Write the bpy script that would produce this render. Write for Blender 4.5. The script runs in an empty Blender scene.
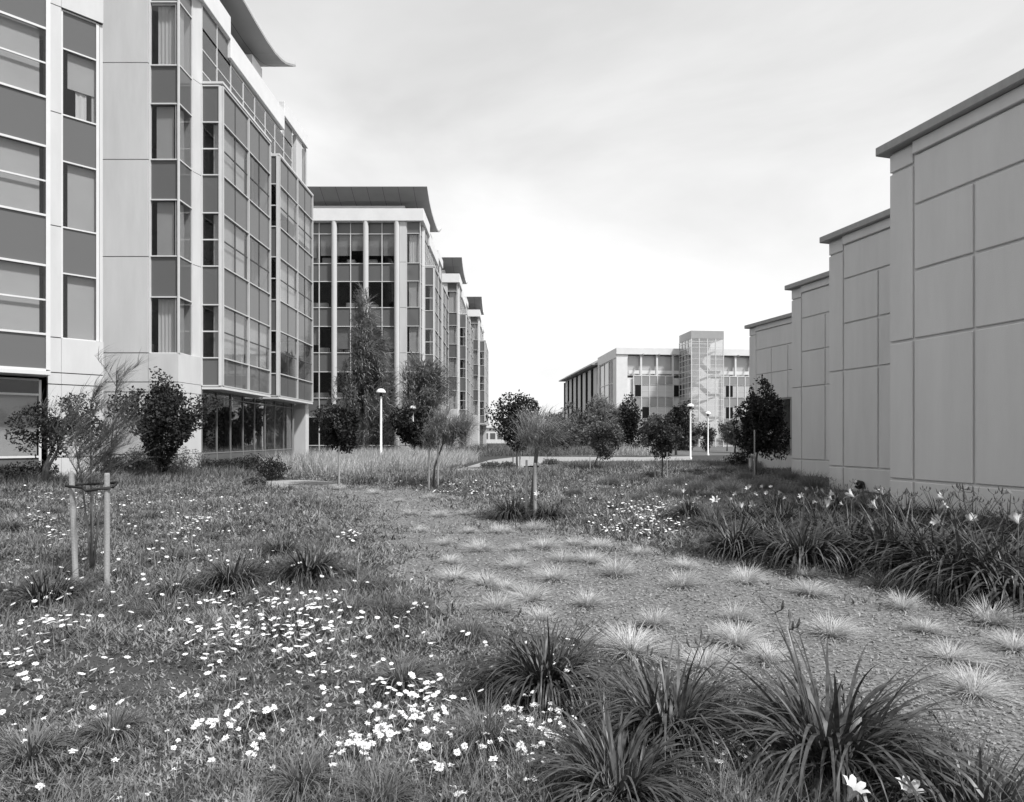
import bpy, math, random
import numpy as np
random.seed(7); rng = np.random.default_rng(7)
R = math.radians
F, U0, V0, H = 635.0, 512.0, 437.5, 1.6          # focal length in px, principal column, horizon row, eye height
C = bpy.context.scene.collection

# ---------------------------------------------------------------- helpers
def G(u, v):                                      # where a point of the ground lies
    Y = F*H/(v-V0); return ((u-U0)/F*Y, Y)
def PX(u, Y): return (u-U0)/F*Y
def PZ(v, Y): return H+(V0-v)/F*Y

def tag(o, label=None, cat=None, group=None, kind=None):
    if label: o['label'] = label
    if cat: o['category'] = cat
    if group: o['group'] = group
    if kind: o['kind'] = kind
    return o
def empty(name, loc=(0,0,0)):
    o = bpy.data.objects.new(name, None); o.location = loc; C.objects.link(o); return o
def mesh_np(name, v, f, smooth=False):
    """v Nx3, f list of arrays (each Mxk)"""
    me = bpy.data.meshes.new(name)
    v = np.asarray(v, dtype=np.float32)
    fs = [np.asarray(a, dtype=np.int32) for a in (f if isinstance(f, list) else [f]) if len(a)]
    loops = np.concatenate([a.ravel() for a in fs]); tot = np.concatenate([np.full(len(a), a.shape[1], np.int32) for a in fs])
    me.vertices.add(len(v)); me.vertices.foreach_set('co', v.ravel())
    me.loops.add(len(loops)); me.loops.foreach_set('vertex_index', loops)
    me.polygons.add(len(tot)); st = np.concatenate([[0], np.cumsum(tot)[:-1]]).astype(np.int32)
    me.polygons.foreach_set('loop_start', st); me.polygons.foreach_set('loop_total', tot)
    if smooth: me.polygons.foreach_set('use_smooth', np.ones(len(tot), dtype=bool))
    me.update(calc_edges=True); me.validate(); return me
def link(name, me, mat=None, parent=None, loc=None):
    o = bpy.data.objects.new(name, me); C.objects.link(o)
    if mat is not None and len(me.materials) == 0: me.materials.append(mat)
    if parent is not None: o.parent = parent
    if loc is not None: o.location = loc
    return o
def kids(o): return KIDS.get(o.name, [])
def copy_tree(o, parent=None):
    c = o.copy(); C.objects.link(c); c.parent = parent
    for ch in [x for x in C.objects if x.parent == o]: copy_tree(ch, c)
    return c

class MB:                                         # collects solids, links them as ONE mesh
    def __init__(s): s.v = []; s.f4 = []; s.f3 = []; s.fn = []
    def box(s, W, s0, s1, z0, z1, d0, d1):
        o, ax, n = W; b = len(s.v)
        for d in (d0, d1):
            for a, z in ((s0,z0),(s1,z0),(s1,z1),(s0,z1)):
                s.v.append((o[0]+ax[0]*a+n[0]*d, o[1]+ax[1]*a+n[1]*d, z))
        s.f4 += [(b,b+1,b+2,b+3),(b+7,b+6,b+5,b+4),(b,b+4,b+5,b+1),(b+1,b+5,b+6,b+2),(b+2,b+6,b+7,b+3),(b+3,b+7,b+4,b)]
    def abox(s, x0,x1,y0,y1,z0,z1): s.box(((0,0),(1,0),(0,1)), x0,x1,z0,z1,y0,y1)
    def quad(s, *p): b = len(s.v); s.v += list(p); s.f4.append((b,b+1,b+2,b+3))
    def prism(s, pts, z0, z1):                    # plan polygon extruded upwards
        b = len(s.v); n = len(pts)
        s.v += [(x,y,z0) for x,y in pts]+[(x,y,z1) for x,y in pts]
        s.fn += [tuple(range(b,b+n)), tuple(range(b+n,b+2*n))[::-1]]
        for i in range(n): j=(i+1)%n; s.f4.append((b+i,b+j,b+n+j,b+n+i))
    def tube(s, pts, rad, k=8, caps=True):
        pts = [np.array(p, float) for p in pts]; b = len(s.v); n = len(pts)
        for i, p in enumerate(pts):
            t = pts[min(i+1,n-1)]-pts[max(i-1,0)]; t /= max(np.linalg.norm(t),1e-9)
            a = np.cross(t, (0,1,0) if abs(t[1])<.9 else (1,0,0)); a /= np.linalg.norm(a); c = np.cross(t,a)
            r = rad[i] if hasattr(rad,'__len__') else rad
            for j in range(k):
                th = 2*math.pi*j/k; q = p+(a*math.cos(th)+c*math.sin(th))*r; s.v.append(tuple(q))
        for i in range(n-1):
            for j in range(k):
                m=(j+1)%k; s.f4.append((b+i*k+j,b+i*k+m,b+(i+1)*k+m,b+(i+1)*k+j))
        if caps: s.fn += [tuple(range(b,b+k))[::-1], tuple(range(b+(n-1)*k,b+n*k))]
    def lathe(s, prof, k=20, cx=0, cy=0):
        b = len(s.v)
        for r,z in prof:
            for j in range(k):
                th=2*math.pi*j/k; s.v.append((cx+r*math.cos(th),cy+r*math.sin(th),z))
        for i in range(len(prof)-1):
            for j in range(k):
                m=(j+1)%k; s.f4.append((b+i*k+j,b+i*k+m,b+(i+1)*k+m,b+(i+1)*k+j))
    def build(s, name, mat, parent=None, smooth=False, loc=None, bevel=0):
        me = bpy.data.meshes.new(name); me.from_pydata(s.v, [], s.f4+s.f3+s.fn); me.update()
        if smooth: me.polygons.foreach_set('use_smooth', [True]*len(me.polygons))
        o = link(name, me, mat, parent, loc)
        if bevel:
            m = o.modifiers.new('bevel','BEVEL'); m.width = bevel; m.segments = 1
        return o

# ---------------------------------------------------------------- materials (a black-and-white place: every colour is a grey)
def g3(v): return (v, v, v, 1)
def mat_base(name):
    m = bpy.data.materials.new(name); m.use_nodes = True; nt = m.node_tree; nt.nodes.clear()
    return m, nt, nt.nodes.new('ShaderNodeOutputMaterial')
def N(nt, t, **kw):
    n = nt.nodes.new(t)
    for k, v in kw.items():
        if k in n.inputs: n.inputs[k].default_value = v
        else: setattr(n, k, v)
    return n
def ramp(nt, src, lo, hi, a=0.3, b=0.7):
    r = nt.nodes.new('ShaderNodeValToRGB'); r.color_ramp.elements[0].position = a; r.color_ramp.elements[1].position = b
    r.color_ramp.elements[0].color = g3(lo); r.color_ramp.elements[1].color = g3(hi); nt.links.new(src, r.inputs[0]); return r
def solid(name, lo, hi=None, scale=1.5, rough=.8, spec=.3, bump=0, bscale=60, stretch=None, metallic=0):
    m, nt, out = mat_base(name); p = N(nt, 'ShaderNodeBsdfPrincipled', Roughness=rough, Metallic=metallic); p.inputs['Specular IOR Level'].default_value = spec
    geo = N(nt, 'ShaderNodeNewGeometry'); src = geo.outputs['Position']
    if stretch:
        mp = N(nt, 'ShaderNodeMapping'); mp.inputs['Scale'].default_value = stretch; nt.links.new(src, mp.inputs[0]); src = mp.outputs[0]
    if hi is not None:
        n = N(nt, 'ShaderNodeTexNoise', Scale=scale, Detail=6.0, Roughness=.6); nt.links.new(src, n.inputs['Vector'])
        nt.links.new(ramp(nt, n.outputs[0], lo, hi).outputs[0], p.inputs['Base Color'])
    else: p.inputs['Base Color'].default_value = g3(lo)
    if bump:
        n2 = N(nt, 'ShaderNodeTexNoise', Scale=bscale, Detail=4.0); nt.links.new(geo.outputs['Position'], n2.inputs['Vector'])
        bp = N(nt, 'ShaderNodeBump', Strength=bump, Distance=.01); nt.links.new(n2.outputs[0], bp.inputs['Height']); nt.links.new(bp.outputs[0], p.inputs['Normal'])
    nt.links.new(p.outputs[0], out.inputs[0]); return m
def foliage(name, lo, hi, fine=30, coarse=1.2, rough=.55, spec=.25, trans=.3):
    m, nt, out = mat_base(name); geo = N(nt, 'ShaderNodeNewGeometry')
    a = N(nt, 'ShaderNodeTexNoise', Scale=fine, Detail=2.0); b = N(nt, 'ShaderNodeTexNoise', Scale=coarse, Detail=5.0, Roughness=.65)
    for n in (a, b): nt.links.new(geo.outputs['Position'], n.inputs['Vector'])
    mx = N(nt, 'ShaderNodeMath', operation='ADD'); nt.links.new(a.outputs[0], mx.inputs[0]); nt.links.new(b.outputs[0], mx.inputs[1])
    hf = N(nt, 'ShaderNodeMath', operation='MULTIPLY'); hf.inputs[1].default_value = .5; nt.links.new(mx.outputs[0], hf.inputs[0])
    c = ramp(nt, hf.outputs[0], lo, hi, .38, .62)
    p = N(nt, 'ShaderNodeBsdfPrincipled', Roughness=rough); p.inputs['Specular IOR Level'].default_value = spec
    nt.links.new(c.outputs[0], p.inputs['Base Color'])
    t = N(nt, 'ShaderNodeBsdfTranslucent'); nt.links.new(c.outputs[0], t.inputs['Color'])
    ms = N(nt, 'ShaderNodeMixShader'); ms.inputs[0].default_value = trans
    nt.links.new(p.outputs[0], ms.inputs[1]); nt.links.new(t.outputs[0], ms.inputs[2]); nt.links.new(ms.outputs[0], out.inputs[0]); return m
def glass(name, tint, r0=.035, k=1.0, power=2.2, dark=None):
    """coated window glass: reflects more and more towards grazing angles, lets the room show otherwise"""
    m, nt, out = mat_base(name)
    lw = N(nt, 'ShaderNodeLayerWeight', Blend=.5); pw = N(nt, 'ShaderNodeMath', operation='POWER'); pw.inputs[1].default_value = power
    nt.links.new(lw.outputs['Facing'], pw.inputs[0])
    ml = N(nt, 'ShaderNodeMath', operation='MULTIPLY_ADD', use_clamp=True); ml.inputs[1].default_value = k; ml.inputs[2].default_value = r0
    nt.links.new(pw.outputs[0], ml.inputs[0])
    gl = N(nt, 'ShaderNodeBsdfGlossy', Roughness=.012); gl.inputs['Color'].default_value = g3(.86)
    geo = N(nt, 'ShaderNodeNewGeometry'); wn = N(nt, 'ShaderNodeTexNoise', Scale=.55, Detail=1.0); nt.links.new(geo.outputs['Position'], wn.inputs['Vector'])
    bp = N(nt, 'ShaderNodeBump', Strength=.10, Distance=.02); nt.links.new(wn.outputs[0], bp.inputs['Height']); nt.links.new(bp.outputs[0], gl.inputs['Normal'])
    if dark is None:
        tr = N(nt, 'ShaderNodeBsdfTransparent'); tr.inputs[0].default_value = g3(tint)
    else:
        tr = N(nt, 'ShaderNodeBsdfDiffuse'); tr.inputs[0].default_value = g3(dark)
    ms = N(nt, 'ShaderNodeMixShader'); nt.links.new(ml.outputs[0], ms.inputs[0]); nt.links.new(tr.outputs[0], ms.inputs[1]); nt.links.new(gl.outputs[0], ms.inputs[2])
    nt.links.new(ms.outputs[0], out.inputs[0]); return m

M = dict(
  conc=solid('pale_concrete', .54, .61, 1.5, .85, .2, .3, 70, (1.3,1.3,.25)),
  conc_white=solid('white_panel', .70, .78, 1.0, .75, .25, .12, 60),
  joint=solid('joint_sealant', .08),
  frame=solid('pale_aluminium', .62, .68, 2, .45, .4),
  frame_dark=solid('grey_aluminium', .34, .38, 2, .45, .4),
  frame_box=solid('box_aluminium', .48, .54, 2, .45, .4),
  frame_mid=solid('dull_aluminium', .20, .24, 2, .5, .3),
  spandrel=glass('spandrel_glass', 0, .03, .34, 2.0, dark=.13),
  glass=glass('window_glass', .88, .035, .36),
  glass_dark=glass('dark_window_glass', .82, .03, .7),
  blind=solid('roller_blind', .50, .56, .8, .9, .1),
  curtain=solid('pale_curtain', .70, .80, 2.0, .9, .1, stretch=(6,6,.4)),
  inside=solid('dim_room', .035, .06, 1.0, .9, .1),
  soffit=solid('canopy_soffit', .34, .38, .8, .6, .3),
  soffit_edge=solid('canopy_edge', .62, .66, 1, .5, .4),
  roof=solid('roof_felt', .18, .25, 1, .9, .1),
  hall=solid('grey_stucco', .62, .69, 1.6, .9, .12, .45, 90, (1.6,1.6,.22)),
  hall_trim=solid('grey_metal_coping', .30, .35, 2.5, .55, .35, .1, 30, (4,4,1)),
  ground=solid('planted_soil', .035, .08, 3.0, .95, .1, .6, 25),
  mulch=solid('bark_mulch', .08, .23, 26, .95, .1, .9, 60),
  chip=solid('bark_chip', .09, .38, 45, .9, .15),
  path=solid('pale_path', .25, .34, 1.2, .9, .15, .3, 40),
  lawn=solid('mown_lawn', .10, .15, 2.0, .95, .1, .6, 40),
  cover=foliage('groundcover_leaf', .035, .38, 26, 2.6, trans=.15),
  lily=foliage('strappy_leaf', .02, .105, 22, 2.0, .42, .4, .1),
  lily_mid=foliage('strappy_leaf_light', .08, .21, 20, 2.0, .5, .3, .25),
  tuft=foliage('blond_grass', .36, .68, 60, 3, .7, .15, .3),
  fuzz=foliage('feathery_grass', .10, .27, 26, 2.2, .7, .15, .3),
  pale_grass=foliage('pale_tall_grass', .26, .64, 14, .5, .7, .15, .3),
  leaf_dark=foliage('dark_leaf', .016, .045, 14, 1.5, .55, .2, .15),
  leaf_mid=foliage('mid_leaf', .07, .20, 14, 1.5, .5, .3, .25),
  leaf_wisp=foliage('wispy_leaf', .18, .36, 10, .9, .7, .15, .3),
  leaf_mid2=foliage('mid_dark_leaf', .03, .09, 14, 1.5, .5, .3, .2),
  twig=foliage('twig', .14, .26, 12, 1, .8, .1, .2),
  bark=solid('bark', .09, .18, 14, .95, .1, .8, 40, (1,1,.3)),
  bark_pale=solid('pale_bark', .32, .48, 9, .9, .1, .6, 30, (1,1,.3)),
  stake=solid('weathered_wood', .27, .42, 16, .9, .1, .5, 60, (1,1,.08)),
  strap=solid('black_rubber', .03),
  petal=solid('white_petal', .62, .80, 90, .7),
  petal_l=solid('cream_petal', .5, .64, 40, .6, .2),
  centre=solid('daisy_centre', .30, .4, 200),
  lamp=solid('white_paint', .78, .82, 2, .4, .4),
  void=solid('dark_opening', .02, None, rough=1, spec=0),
  black=solid('black_metal', .02, None, rough=.4),
)

# ---------------------------------------------------------------- curtain walls
FR = (-1.0, 0)
def curtain(parent, W, xs, rows, *a, thin=(), **k):
    _curtain(parent, W, [x for i, x in enumerate(xs) if i not in thin], rows, *a, **k)
    if thin:
        t = MB()
        for i in thin: t.box(W, xs[i]-.03, xs[i]+.03, rows[0][0]+.03, rows[-1][1]-.03, -.03, .012)
        t.build('glazing_joint', M['joint'], parent)
def _curtain(parent, W, xs, rows, bar=.06, depth=.09, wide=None, blinds=(), spandrel='spandrel', frame='frame', gl='glass', half=(), tdark=False):
    """xs: positions of the vertical bars along the wall; rows: [(z0, z1, 'v' or 's', transom z or None)]"""
    fm = MB(); tm = MB(); wide = wide or {}
    for i, x in enumerate(xs):
        w = wide.get(i, bar)
        fm.box(W, x-w/2, x+w/2, rows[0][0], rows[-1][1], -.03, depth)
    zs = sorted({r[0] for r in rows}|{rows[-1][1]})
    for z in zs:
        for a, b, i in zip(xs[:-1], xs[1:], range(len(xs))):
            fm.box(W, a+wide.get(i,bar)/2, b-wide.get(i+1,bar)/2, z-bar/2, z+bar/2, -.03, depth-.012)
    for r in rows:
        if r[3]:
            for a, b, i in zip(xs[:-1], xs[1:], range(len(xs))):
                (tm if tdark else fm).box(W, a+wide.get(i,bar)/2, b-wide.get(i+1,bar)/2, r[3]-.028, r[3]+.028, -.03, .008 if tdark else depth-.04)
    for r in rows:
        if r[2] == 's':
            sp = MB(); sp.box(W, xs[0], xs[-1], r[0]+.004, r[1]-.004, -.055, -.004); sp.build('spandrel_panel', M[spandrel], parent)
        else:
            pairs = list(zip(xs[:-1], xs[1:])) if not half else half
            for j, (a, b) in enumerate(pairs):
                wm = MB(); wm.box(W, a+.004, b-.004, r[0]+.004, r[1]-.004, -.02, -.008)
                w = wm.build('window', M[gl], parent)
                for (bj, bz, drop, kind, s0, s1) in blinds:
                    if bj == j and abs(bz-r[0]) < .5:
                        bm = MB(); z1 = r[1]-.03; z0 = z1-(r[1]-r[0]-.06)*drop
                        a2, b2 = a+.06+(b-a-.12)*s0, a+.06+(b-a-.12)*s1
                        if kind == 'curtain':
                            n = max(4, int((b2-a2)/.07)); 
                            for q in range(n):
                                x0 = a2+(b2-a2)*q/n; x1 = a2+(b2-a2)*(q+1)/n; d0 = -.2-.03*(q%2); d1 = -.2-.03*((q+1)%2)
                                o, ax, nn = W
                                P = lambda s, d, z: (o[0]+ax[0]*s+nn[0]*d, o[1]+ax[1]*s+nn[1]*d, z)
                                bm.quad(P(x0,d0,z0),P(x1,d1,z0),P(x1,d1,z1),P(x0,d0,z1))
                        else: bm.box(W, a2, b2, z0, z1, -.16, -.15)
                        bm.build(kind, M[kind], w)
    fm.build('window_frame', M[frame], parent)
    if tdark: tm.build('glazing_joint', M['joint'], parent)

STO = [(5.0,7.26),(8.91,11.18),(12.8,15.05),(16.6,19.15)]
def rows_std(top=16.67, transom=True, first=3.81):
    r = [(first, 5.0, 's', None)]
    for i, (a, b) in enumerate(STO):
        if a >= top-.1: break
        r.append((a, b, 'v', (a+b)/2 if transom else None))
        nxt = STO[i+1][0] if i < 3 else 20.15
        r.append((b, min(nxt, top) if nxt > top else nxt, 's', None))
    return r

def canopy(parent, xc, x0, prof, th=.28):
    """roof sheet curved along y: prof = [(y, z underside)]"""
    m = MB(); n = len(prof)
    for x in (x0, xc):
        for y, z in prof: m.v.append((x, y, z))
    for i in range(n-1): m.f4.append((i, i+1, n+i+1, n+i))
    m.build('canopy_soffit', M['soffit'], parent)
    # seams under the sheet
    s = MB()
    x = xc-1.2
    while x > x0:
        for (y0,z0),(y1,z1) in zip(prof[:-1], prof[1:]):
            s.quad((x,y0,z0-.006),(x+.03,y0,z0-.006),(x+.03,y1,z1-.006),(x,y1,z1-.006))
        x -= 1.35
    s.build('soffit_seam', M['joint'], parent)
    t = MB(); b = 0
    for x in (x0, xc):
        for y, z in prof: t.v.append((x, y, z+(th*.35 if y > 27 else .01)+.02))
        for y, z in prof: t.v.append((x, y, z+(th if y > 27 else .05)))
    for i in range(n-1):
        t.f4.append((n+i, 3*n+i, 3*n+i+1, n+i+1))          # top
        t.f4.append((2*n+i, 2*n+i+1, 3*n+i+1, 3*n+i))      # right fascia
        t.f4.append((i, n+i, n+i+1, i+1))
    t.f4 += [(0, 2*n, 3*n, n), (n-1, 2*n-1, 4*n-1, 3*n-1)]
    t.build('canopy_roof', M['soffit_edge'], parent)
    f = MB()                                                # lower lip closing the sheet
    for x in (x0, xc):
        for y, z in prof: f.v.append((x, y, z))
        for y, z in prof: f.v.append((x, y, z+(th*.35 if y > 27 else .01)+.02))
    for i in range(n-1):
        f.f4.append((2*n+i, 2*n+i+1, 3*n+i+1, 3*n+i)); f.f4.append((i, n+i, n+i+1, i+1))
    f.f4 += [(0, 2*n, 3*n, n), (n-1, 2*n-1, 4*n-1, 3*n-1)]
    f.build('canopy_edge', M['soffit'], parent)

def panel_wall(mb, W, s0, s1, joints, d0=-.25, gap=.035, dz=0):
    for a, b in zip(joints[:-1], joints[1:]):
        mb.box(W, s0, s1, a+gap/2, b-gap/2, d0, 0)
    mb_back.box(W, s0+.01, s1-.01, joints[0], joints[-1]-.02, d0-.05, d0+.2)
mb_back = MB()

def office(front):
    """one office block of the row, at the position of the nearest one; front = 'wing' (nearest block) or 'columns'"""
    global mb_back
    B = empty('office_building', (0,0,0)); mb_back = MB()
    Wf = ((0,25.5),(1,0),(0,-1)); Ws = ((-13.25,0),(0,1),(1,0))
    wall = MB()
    J = [0,.92,3.43,3.83,5.0,8.87,12.77,16.66,20.15]
    xl = -19.0 if front == 'wing' else -15.17
    panel_wall(wall, Wf, xl, -14.62, J)
    panel_wall(wall, Wf, -14.60, -13.41, [0,.92,3.43,3.83,5.0])
    # chamfered base and pier between the strip window and the side
    wall.prism([(-13.405,25.5),(-13.405,25.9),(-13.5,27.08),(-13.25,27.08)], 0, .91); wall.prism([(-13.405,25.5),(-13.405,25.9),(-13.5,27.08),(-13.25,27.08)], .93, 3.42)
    wall.prism([(-13.405,25.5),(-13.405,25.9),(-13.5,27.08),(-13.25,27.08)], 3.44, 3.82); wall.prism([(-13.405,25.5),(-13.405,25.9),(-13.5,27.08),(-13.25,27.08)], 3.84, 5.0)
    for a, b in zip([5.0,8.87,12.77,16.66], [8.85,12.75,16.64,20.15]):
        wall.prism([(-13.40,26.6),(-13.8,26.6),(-13.8,27.08),(-13.25,27.08)], a+.005, b)
    pr = MB(); pr.box(Ws, 38.95, 39.9, 16.67, 20.15, -.25, .02); pr.build('wall_pier', M['conc'], B)
    rw = MB(); rw.box(Ws, 40.8, 41.1, 0, 20.15, -14, -.02); rw.build('rear_wall', M['conc'], B)
    lw = MB(); lw.abox(-27.3, -27.0, 27, 40.8, 0, 20.15); lw.build('side_wall', M['conc'], B)
    wall.build('wall', M['conc'], B)
    mb_back.build('wall_joint', M['joint'], B)
    col = MB(); col.abox(-13.38,-12.68,39.0,39.62,0,3.4); col.abox(-13.36,-12.70,39.02,39.6,3.42,3.79); col.build('column', M['conc'], B)
    # parapets
    p = MB()
    p.abox(-27.3,-13.1,25.32,25.62,20.15,21.2); p.abox(-13.4,-13.1,25.625,29.6,20.152,21.2)
    p.abox(-13.42,-13.1,29.605,36.6,19.3,20.42); p.abox(-13.4,-13.1,36.605,40.8,20.152,21.0)
    p.build('parapet', M['conc_white'], B, bevel=.02)
    bl = MB(); bl.abox(-15.4,-13.46,32.9,34.2,20.0,21.45); bl.build('roof_block', M['conc_white'], B)
    ph = MB(); ph.abox(-26,-15.1,27.6,35.0,20.05,22.25); ph.build('penthouse', M['conc_white'], B)
    rf = MB(); rf.abox(-27.0,-13.45,26.0,40.75,19.2,19.29); rf.build('roof', M['roof'], B)
    prof = [(25.95,23.3),(26.6,22.95),(27.3,22.6),(28.3,22.3),(29.6,22.08),(31.2,21.98),(32.6,21.95),(33.8,22.02),(34.7,22.2),(35.4,22.42),(36.1,22.75),(37.0,23.2)]
    canopy(B, -12.6 if front == 'wing' else -12.88, -26.5, prof)
    # strip window at the corner: front and return
    fr = rows_std(20.15, False)[1:]
    nb = [(0, 5.0, 1, 'curtain', .14, .8), (0, 8.91, 1, 'blind', .12, .8), (0, 12.8, 1, 'blind', .1, .8), (0, 16.67, 1, 'curtain', .14, .82)]
    curtain(B, ((-14.62,25.62),(1,0),(0,-1)), [.04, 1.17], fr, .05, .07, blinds=nb)
    curtain(B, ((-13.41,25.5),(0,1),(1,0)), [.04, 1.08], fr, .05, .04, blinds=[(0, z, 1, 'blind', 0, .7) for z,_ in STO])
    # projecting glass box: two parts with a notch between
    for (y0, ym, y1, ztop, bk) in ((27.1,29.8,32.5,16.67,0), (33.7,36.6,39.4,16.55,1)):
        r = rows_std(ztop)
        rnd = random.Random(int(y0)+5)
        bs = [(j, z, rnd.choice((1,1,.8,.55,.4)), 'blind', 0, 1) for j in range(2) for z,_ in STO if rnd.random() < .5 and not (bk and z < 6)]
        xs = [y0+.04, (y0+ym)/2, ym, (ym+y1)/2, y1-.04]
        curtain(B, ((-12.4,0),(0,1),(1,0)), xs, r, .055, .075, wide={0:.11, 1:.075, 2:.08}, blinds=bs, thin=(1,3), frame='frame_box', tdark=True)
        curtain(B, ((-13.25,y0),(1,0),(0,-1)), [.03, .80], r, .05, .05, wide={1:.1}, blinds=[(0,z,1,'blind',.55,.9) for z,_ in STO] if not bk else [])
        cap = MB(); cap.box(Ws, y0-.03, y1+.03, ztop+.026, ztop+.12, -.02, .93); cap.build('box_cap', M['frame'], B)
        so = MB(); so.box(Ws, y0-.02, y1, 3.66, 3.78, .02, .90); so.build('box_soffit', M['frame'], B)
        en = MB(); en.box(Ws, y1-.03, y1+.02, 3.8, ztop, .02, .80); en.build('box_end', M['frame_dark'], B)
    # side wall above and behind the boxes, ground-floor glazing below
    xs = [27.1+1.39*i for i in range(9)]
    up = [(16.3,17.26,'s',None),(17.26,18.2,'v',None),(18.2,19.1,'v',None)]
    curtain(B, Ws, xs, up, .04, .03, gl='glass')
    curtain(B, Ws, xs[:3], [(19.1,20.13,'s',None)], .04, .03); curtain(B, Ws, xs[7:], [(19.1,20.13,'s',None)], .04, .03)
    curtain(B, Ws, [39.92, 40.78], [(16.3,20.13,'v',None)], .04, .03)
    curtain(B, Ws, xs, [(.02,.92,'s',None),(.92,3.37,'v',None),(3.37,3.64,'v',None)], .045, .03, gl='glass_dark', frame='frame_mid')
    nt_ = MB(); nt_.box(Ws, 32.5, 33.7, 3.7, 16.3, -.3, -.03); nt_.build('notch_panel', M['frame_dark'], B)
    # rooms: floors and an inner core
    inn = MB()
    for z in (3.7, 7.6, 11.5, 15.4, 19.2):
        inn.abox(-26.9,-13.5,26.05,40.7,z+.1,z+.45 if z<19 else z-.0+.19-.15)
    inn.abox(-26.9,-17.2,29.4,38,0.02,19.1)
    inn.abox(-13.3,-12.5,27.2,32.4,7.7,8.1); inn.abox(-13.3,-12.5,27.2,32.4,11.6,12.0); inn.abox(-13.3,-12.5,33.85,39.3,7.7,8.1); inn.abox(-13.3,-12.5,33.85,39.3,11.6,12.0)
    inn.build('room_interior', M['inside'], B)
    desks = MB()
    rd = random.Random(3)
    for z in (4.15, 8.05, 11.95, 15.85):
        for i in range(10):
            x = -25.5+i*1.05+rd.random()*.4; h = rd.choice((.75,.9,1.2,1.35)); desks.abox(x, x+.55+.3*rd.random(), 26.15, 26.6, z, z+h)
    desks.build('office_furniture', M['blind'], B)
    if front == 'columns':
        rr = rows_std(20.15, False)
        rr = [(.92,3.37,'v',None),(3.37,5.0,'s',None)]+rr[1:]
        rr = [(.02,.92,'s',None)]+rr
        xs = [-27.0+0.0]; cc = [-15.38-2.71*i for i in range(5)][::-1]
        xs = []
        for a in cc: xs += [a-1.355, a]
        xs = xs[1:]+[-15.2]
        rnd = random.Random(11); bs = []
        nb_ = len(xs)-1
        for j in range(nb_):
            for z, _ in STO:
                k = rnd.random()
                if z > 16: bs.append((j, z, rnd.choice((.72,.7,.55,.8)), 'blind', 0, 1))
                elif z > 8 and z < 12 and k < .55: bs.append((j, z, rnd.choice((.85,.95,.7)), 'blind', 0, 1))
                elif z < 8 and k < .2: bs.append((j, z, .3, 'blind', 0, 1))
        curtain(B, ((0,25.8),(1,0),(0,-1)), xs, rr, .06, .08, blinds=bs, gl='glass_dark')
        for a in cc+[-15.38+.0]:
            cm = MB(); cm.lathe([(.23,0),(.23,20.14)], 18, a if a != -15.38 else -15.42, 25.55); 
            if a != cc[-1] or True: pass
            cm.build('column', M['conc'], B, smooth=True)
            if a == cc[-1]: break
    else:
        # wing set at 45 degrees towards the viewer
        s2 = math.sqrt(.5); W4 = ((-14.67,22.8),(-s2,-s2),(s2,-s2))
        k = math.sqrt(2); w4 = MB(); mb_back = MB()
        base = [0,.92,3.43,3.83,5.04]
        panel_wall(w4, W4, .0, .88*k, base); panel_wall(w4, W4, .885*k, 1.15*k, base)
        panel_wall(w4, W4, .885*k, 1.15*k, [5.04,8.87,12.77,16.45,20.15])
        panel_wall(w4, W4, .0, .88*k, [16.45,20.15])
        w4.box(W4, 0, .10, 5.04, 16.43, -.25, -.09)
        w4.box(W4, 0.0, 14, 20.15, 21.2, -.3, .06)
        w4.box(W4, 1.15*k+.01, 14, 15.2, 20.13, -.25, -.01)
        w4.box(W4, 0, .3, 0, 20.15, -6, -.31)
        w4.build('wing_wall', M['conc'], B); mb_back.build('wing_joint', M['joint'], B)
        curtain(B, ((W4[0][0]-W4[2][0]*.12, W4[0][1]-W4[2][1]*.12), W4[1], W4[2]), [.16, .86*k], [(5.04,7.3,'v',None),(7.3,8.9,'s',None),(8.9,11.19,'v',None),(11.19,12.8,'s',None),(12.8,15.1,'v',None),(15.1,16.42,'s',None)],
                .05, .05, wide={0:.09}, blinds=[(0,5.04,1,'blind',0,.86),(0,5.04,1,'curtain',.34,.68),(0,8.9,1,'blind',0,.86),(0,8.9,1,'curtain',.34,.7),(0,12.8,.55,'blind',0,.86),(0,12.8,1,'curtain',.25,.6)])
        wx = [1.76+2.6*i for i in range(5)]
        rr = [(3.83,5.0,'s',None)]
        for i,(a,b) in enumerate(STO[:3]): rr += [(a,b,'v',(a+b)/2), (b, STO[i+1][0] if i<2 else 16.6, 's', None)]
        rr += [(16.6,18.9,'v',17.8),(18.9,20.13,'s',None)]
        curtain(B, ((W4[0][0]+W4[2][0]*.85, W4[0][1]+W4[2][1]*.85), W4[1], W4[2]), wx, rr, .07, .06, wide={0:.12}, blinds=[(j,z,1,'blind',.06 if j==0 else 0,1) for j in range(4) for z,_ in STO])
        wc = MB(); wc.box(W4, wx[0]-.06, wx[-1], 3.66, 3.79, -.3, .95); wc.build('wing_soffit', M['frame'], B); wr = MB(); wr.box(W4, wx[0]-.06, wx[0]-.01, 3.80, 20.1, .01, .80); wr.build('wing_return', M['frame'], B)
        curtain(B, ((W4[0][0]-W4[2][0]*.1, W4[0][1]-W4[2][1]*.1), W4[1], W4[2]), [1.15*k+.06+.15+2.5*i for i in range(5)], [(.02,.95,'s',None),(.95,3.05,'v',None),(3.05,3.55,'v',None)], .07, .05, blinds=[(j,.95,1,'blind',0,1) for j in range(4)], frame='frame')
        ii = MB(); ii.box(W4, .4, 13.5, .03, 20.0, -6, -2.6)
        for z in (3.7,7.6,11.5,15.4): ii.box(W4, .35, 13.5, z+.1, z+.45, -3.15, -.35)
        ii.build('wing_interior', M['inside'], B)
    return B

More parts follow.
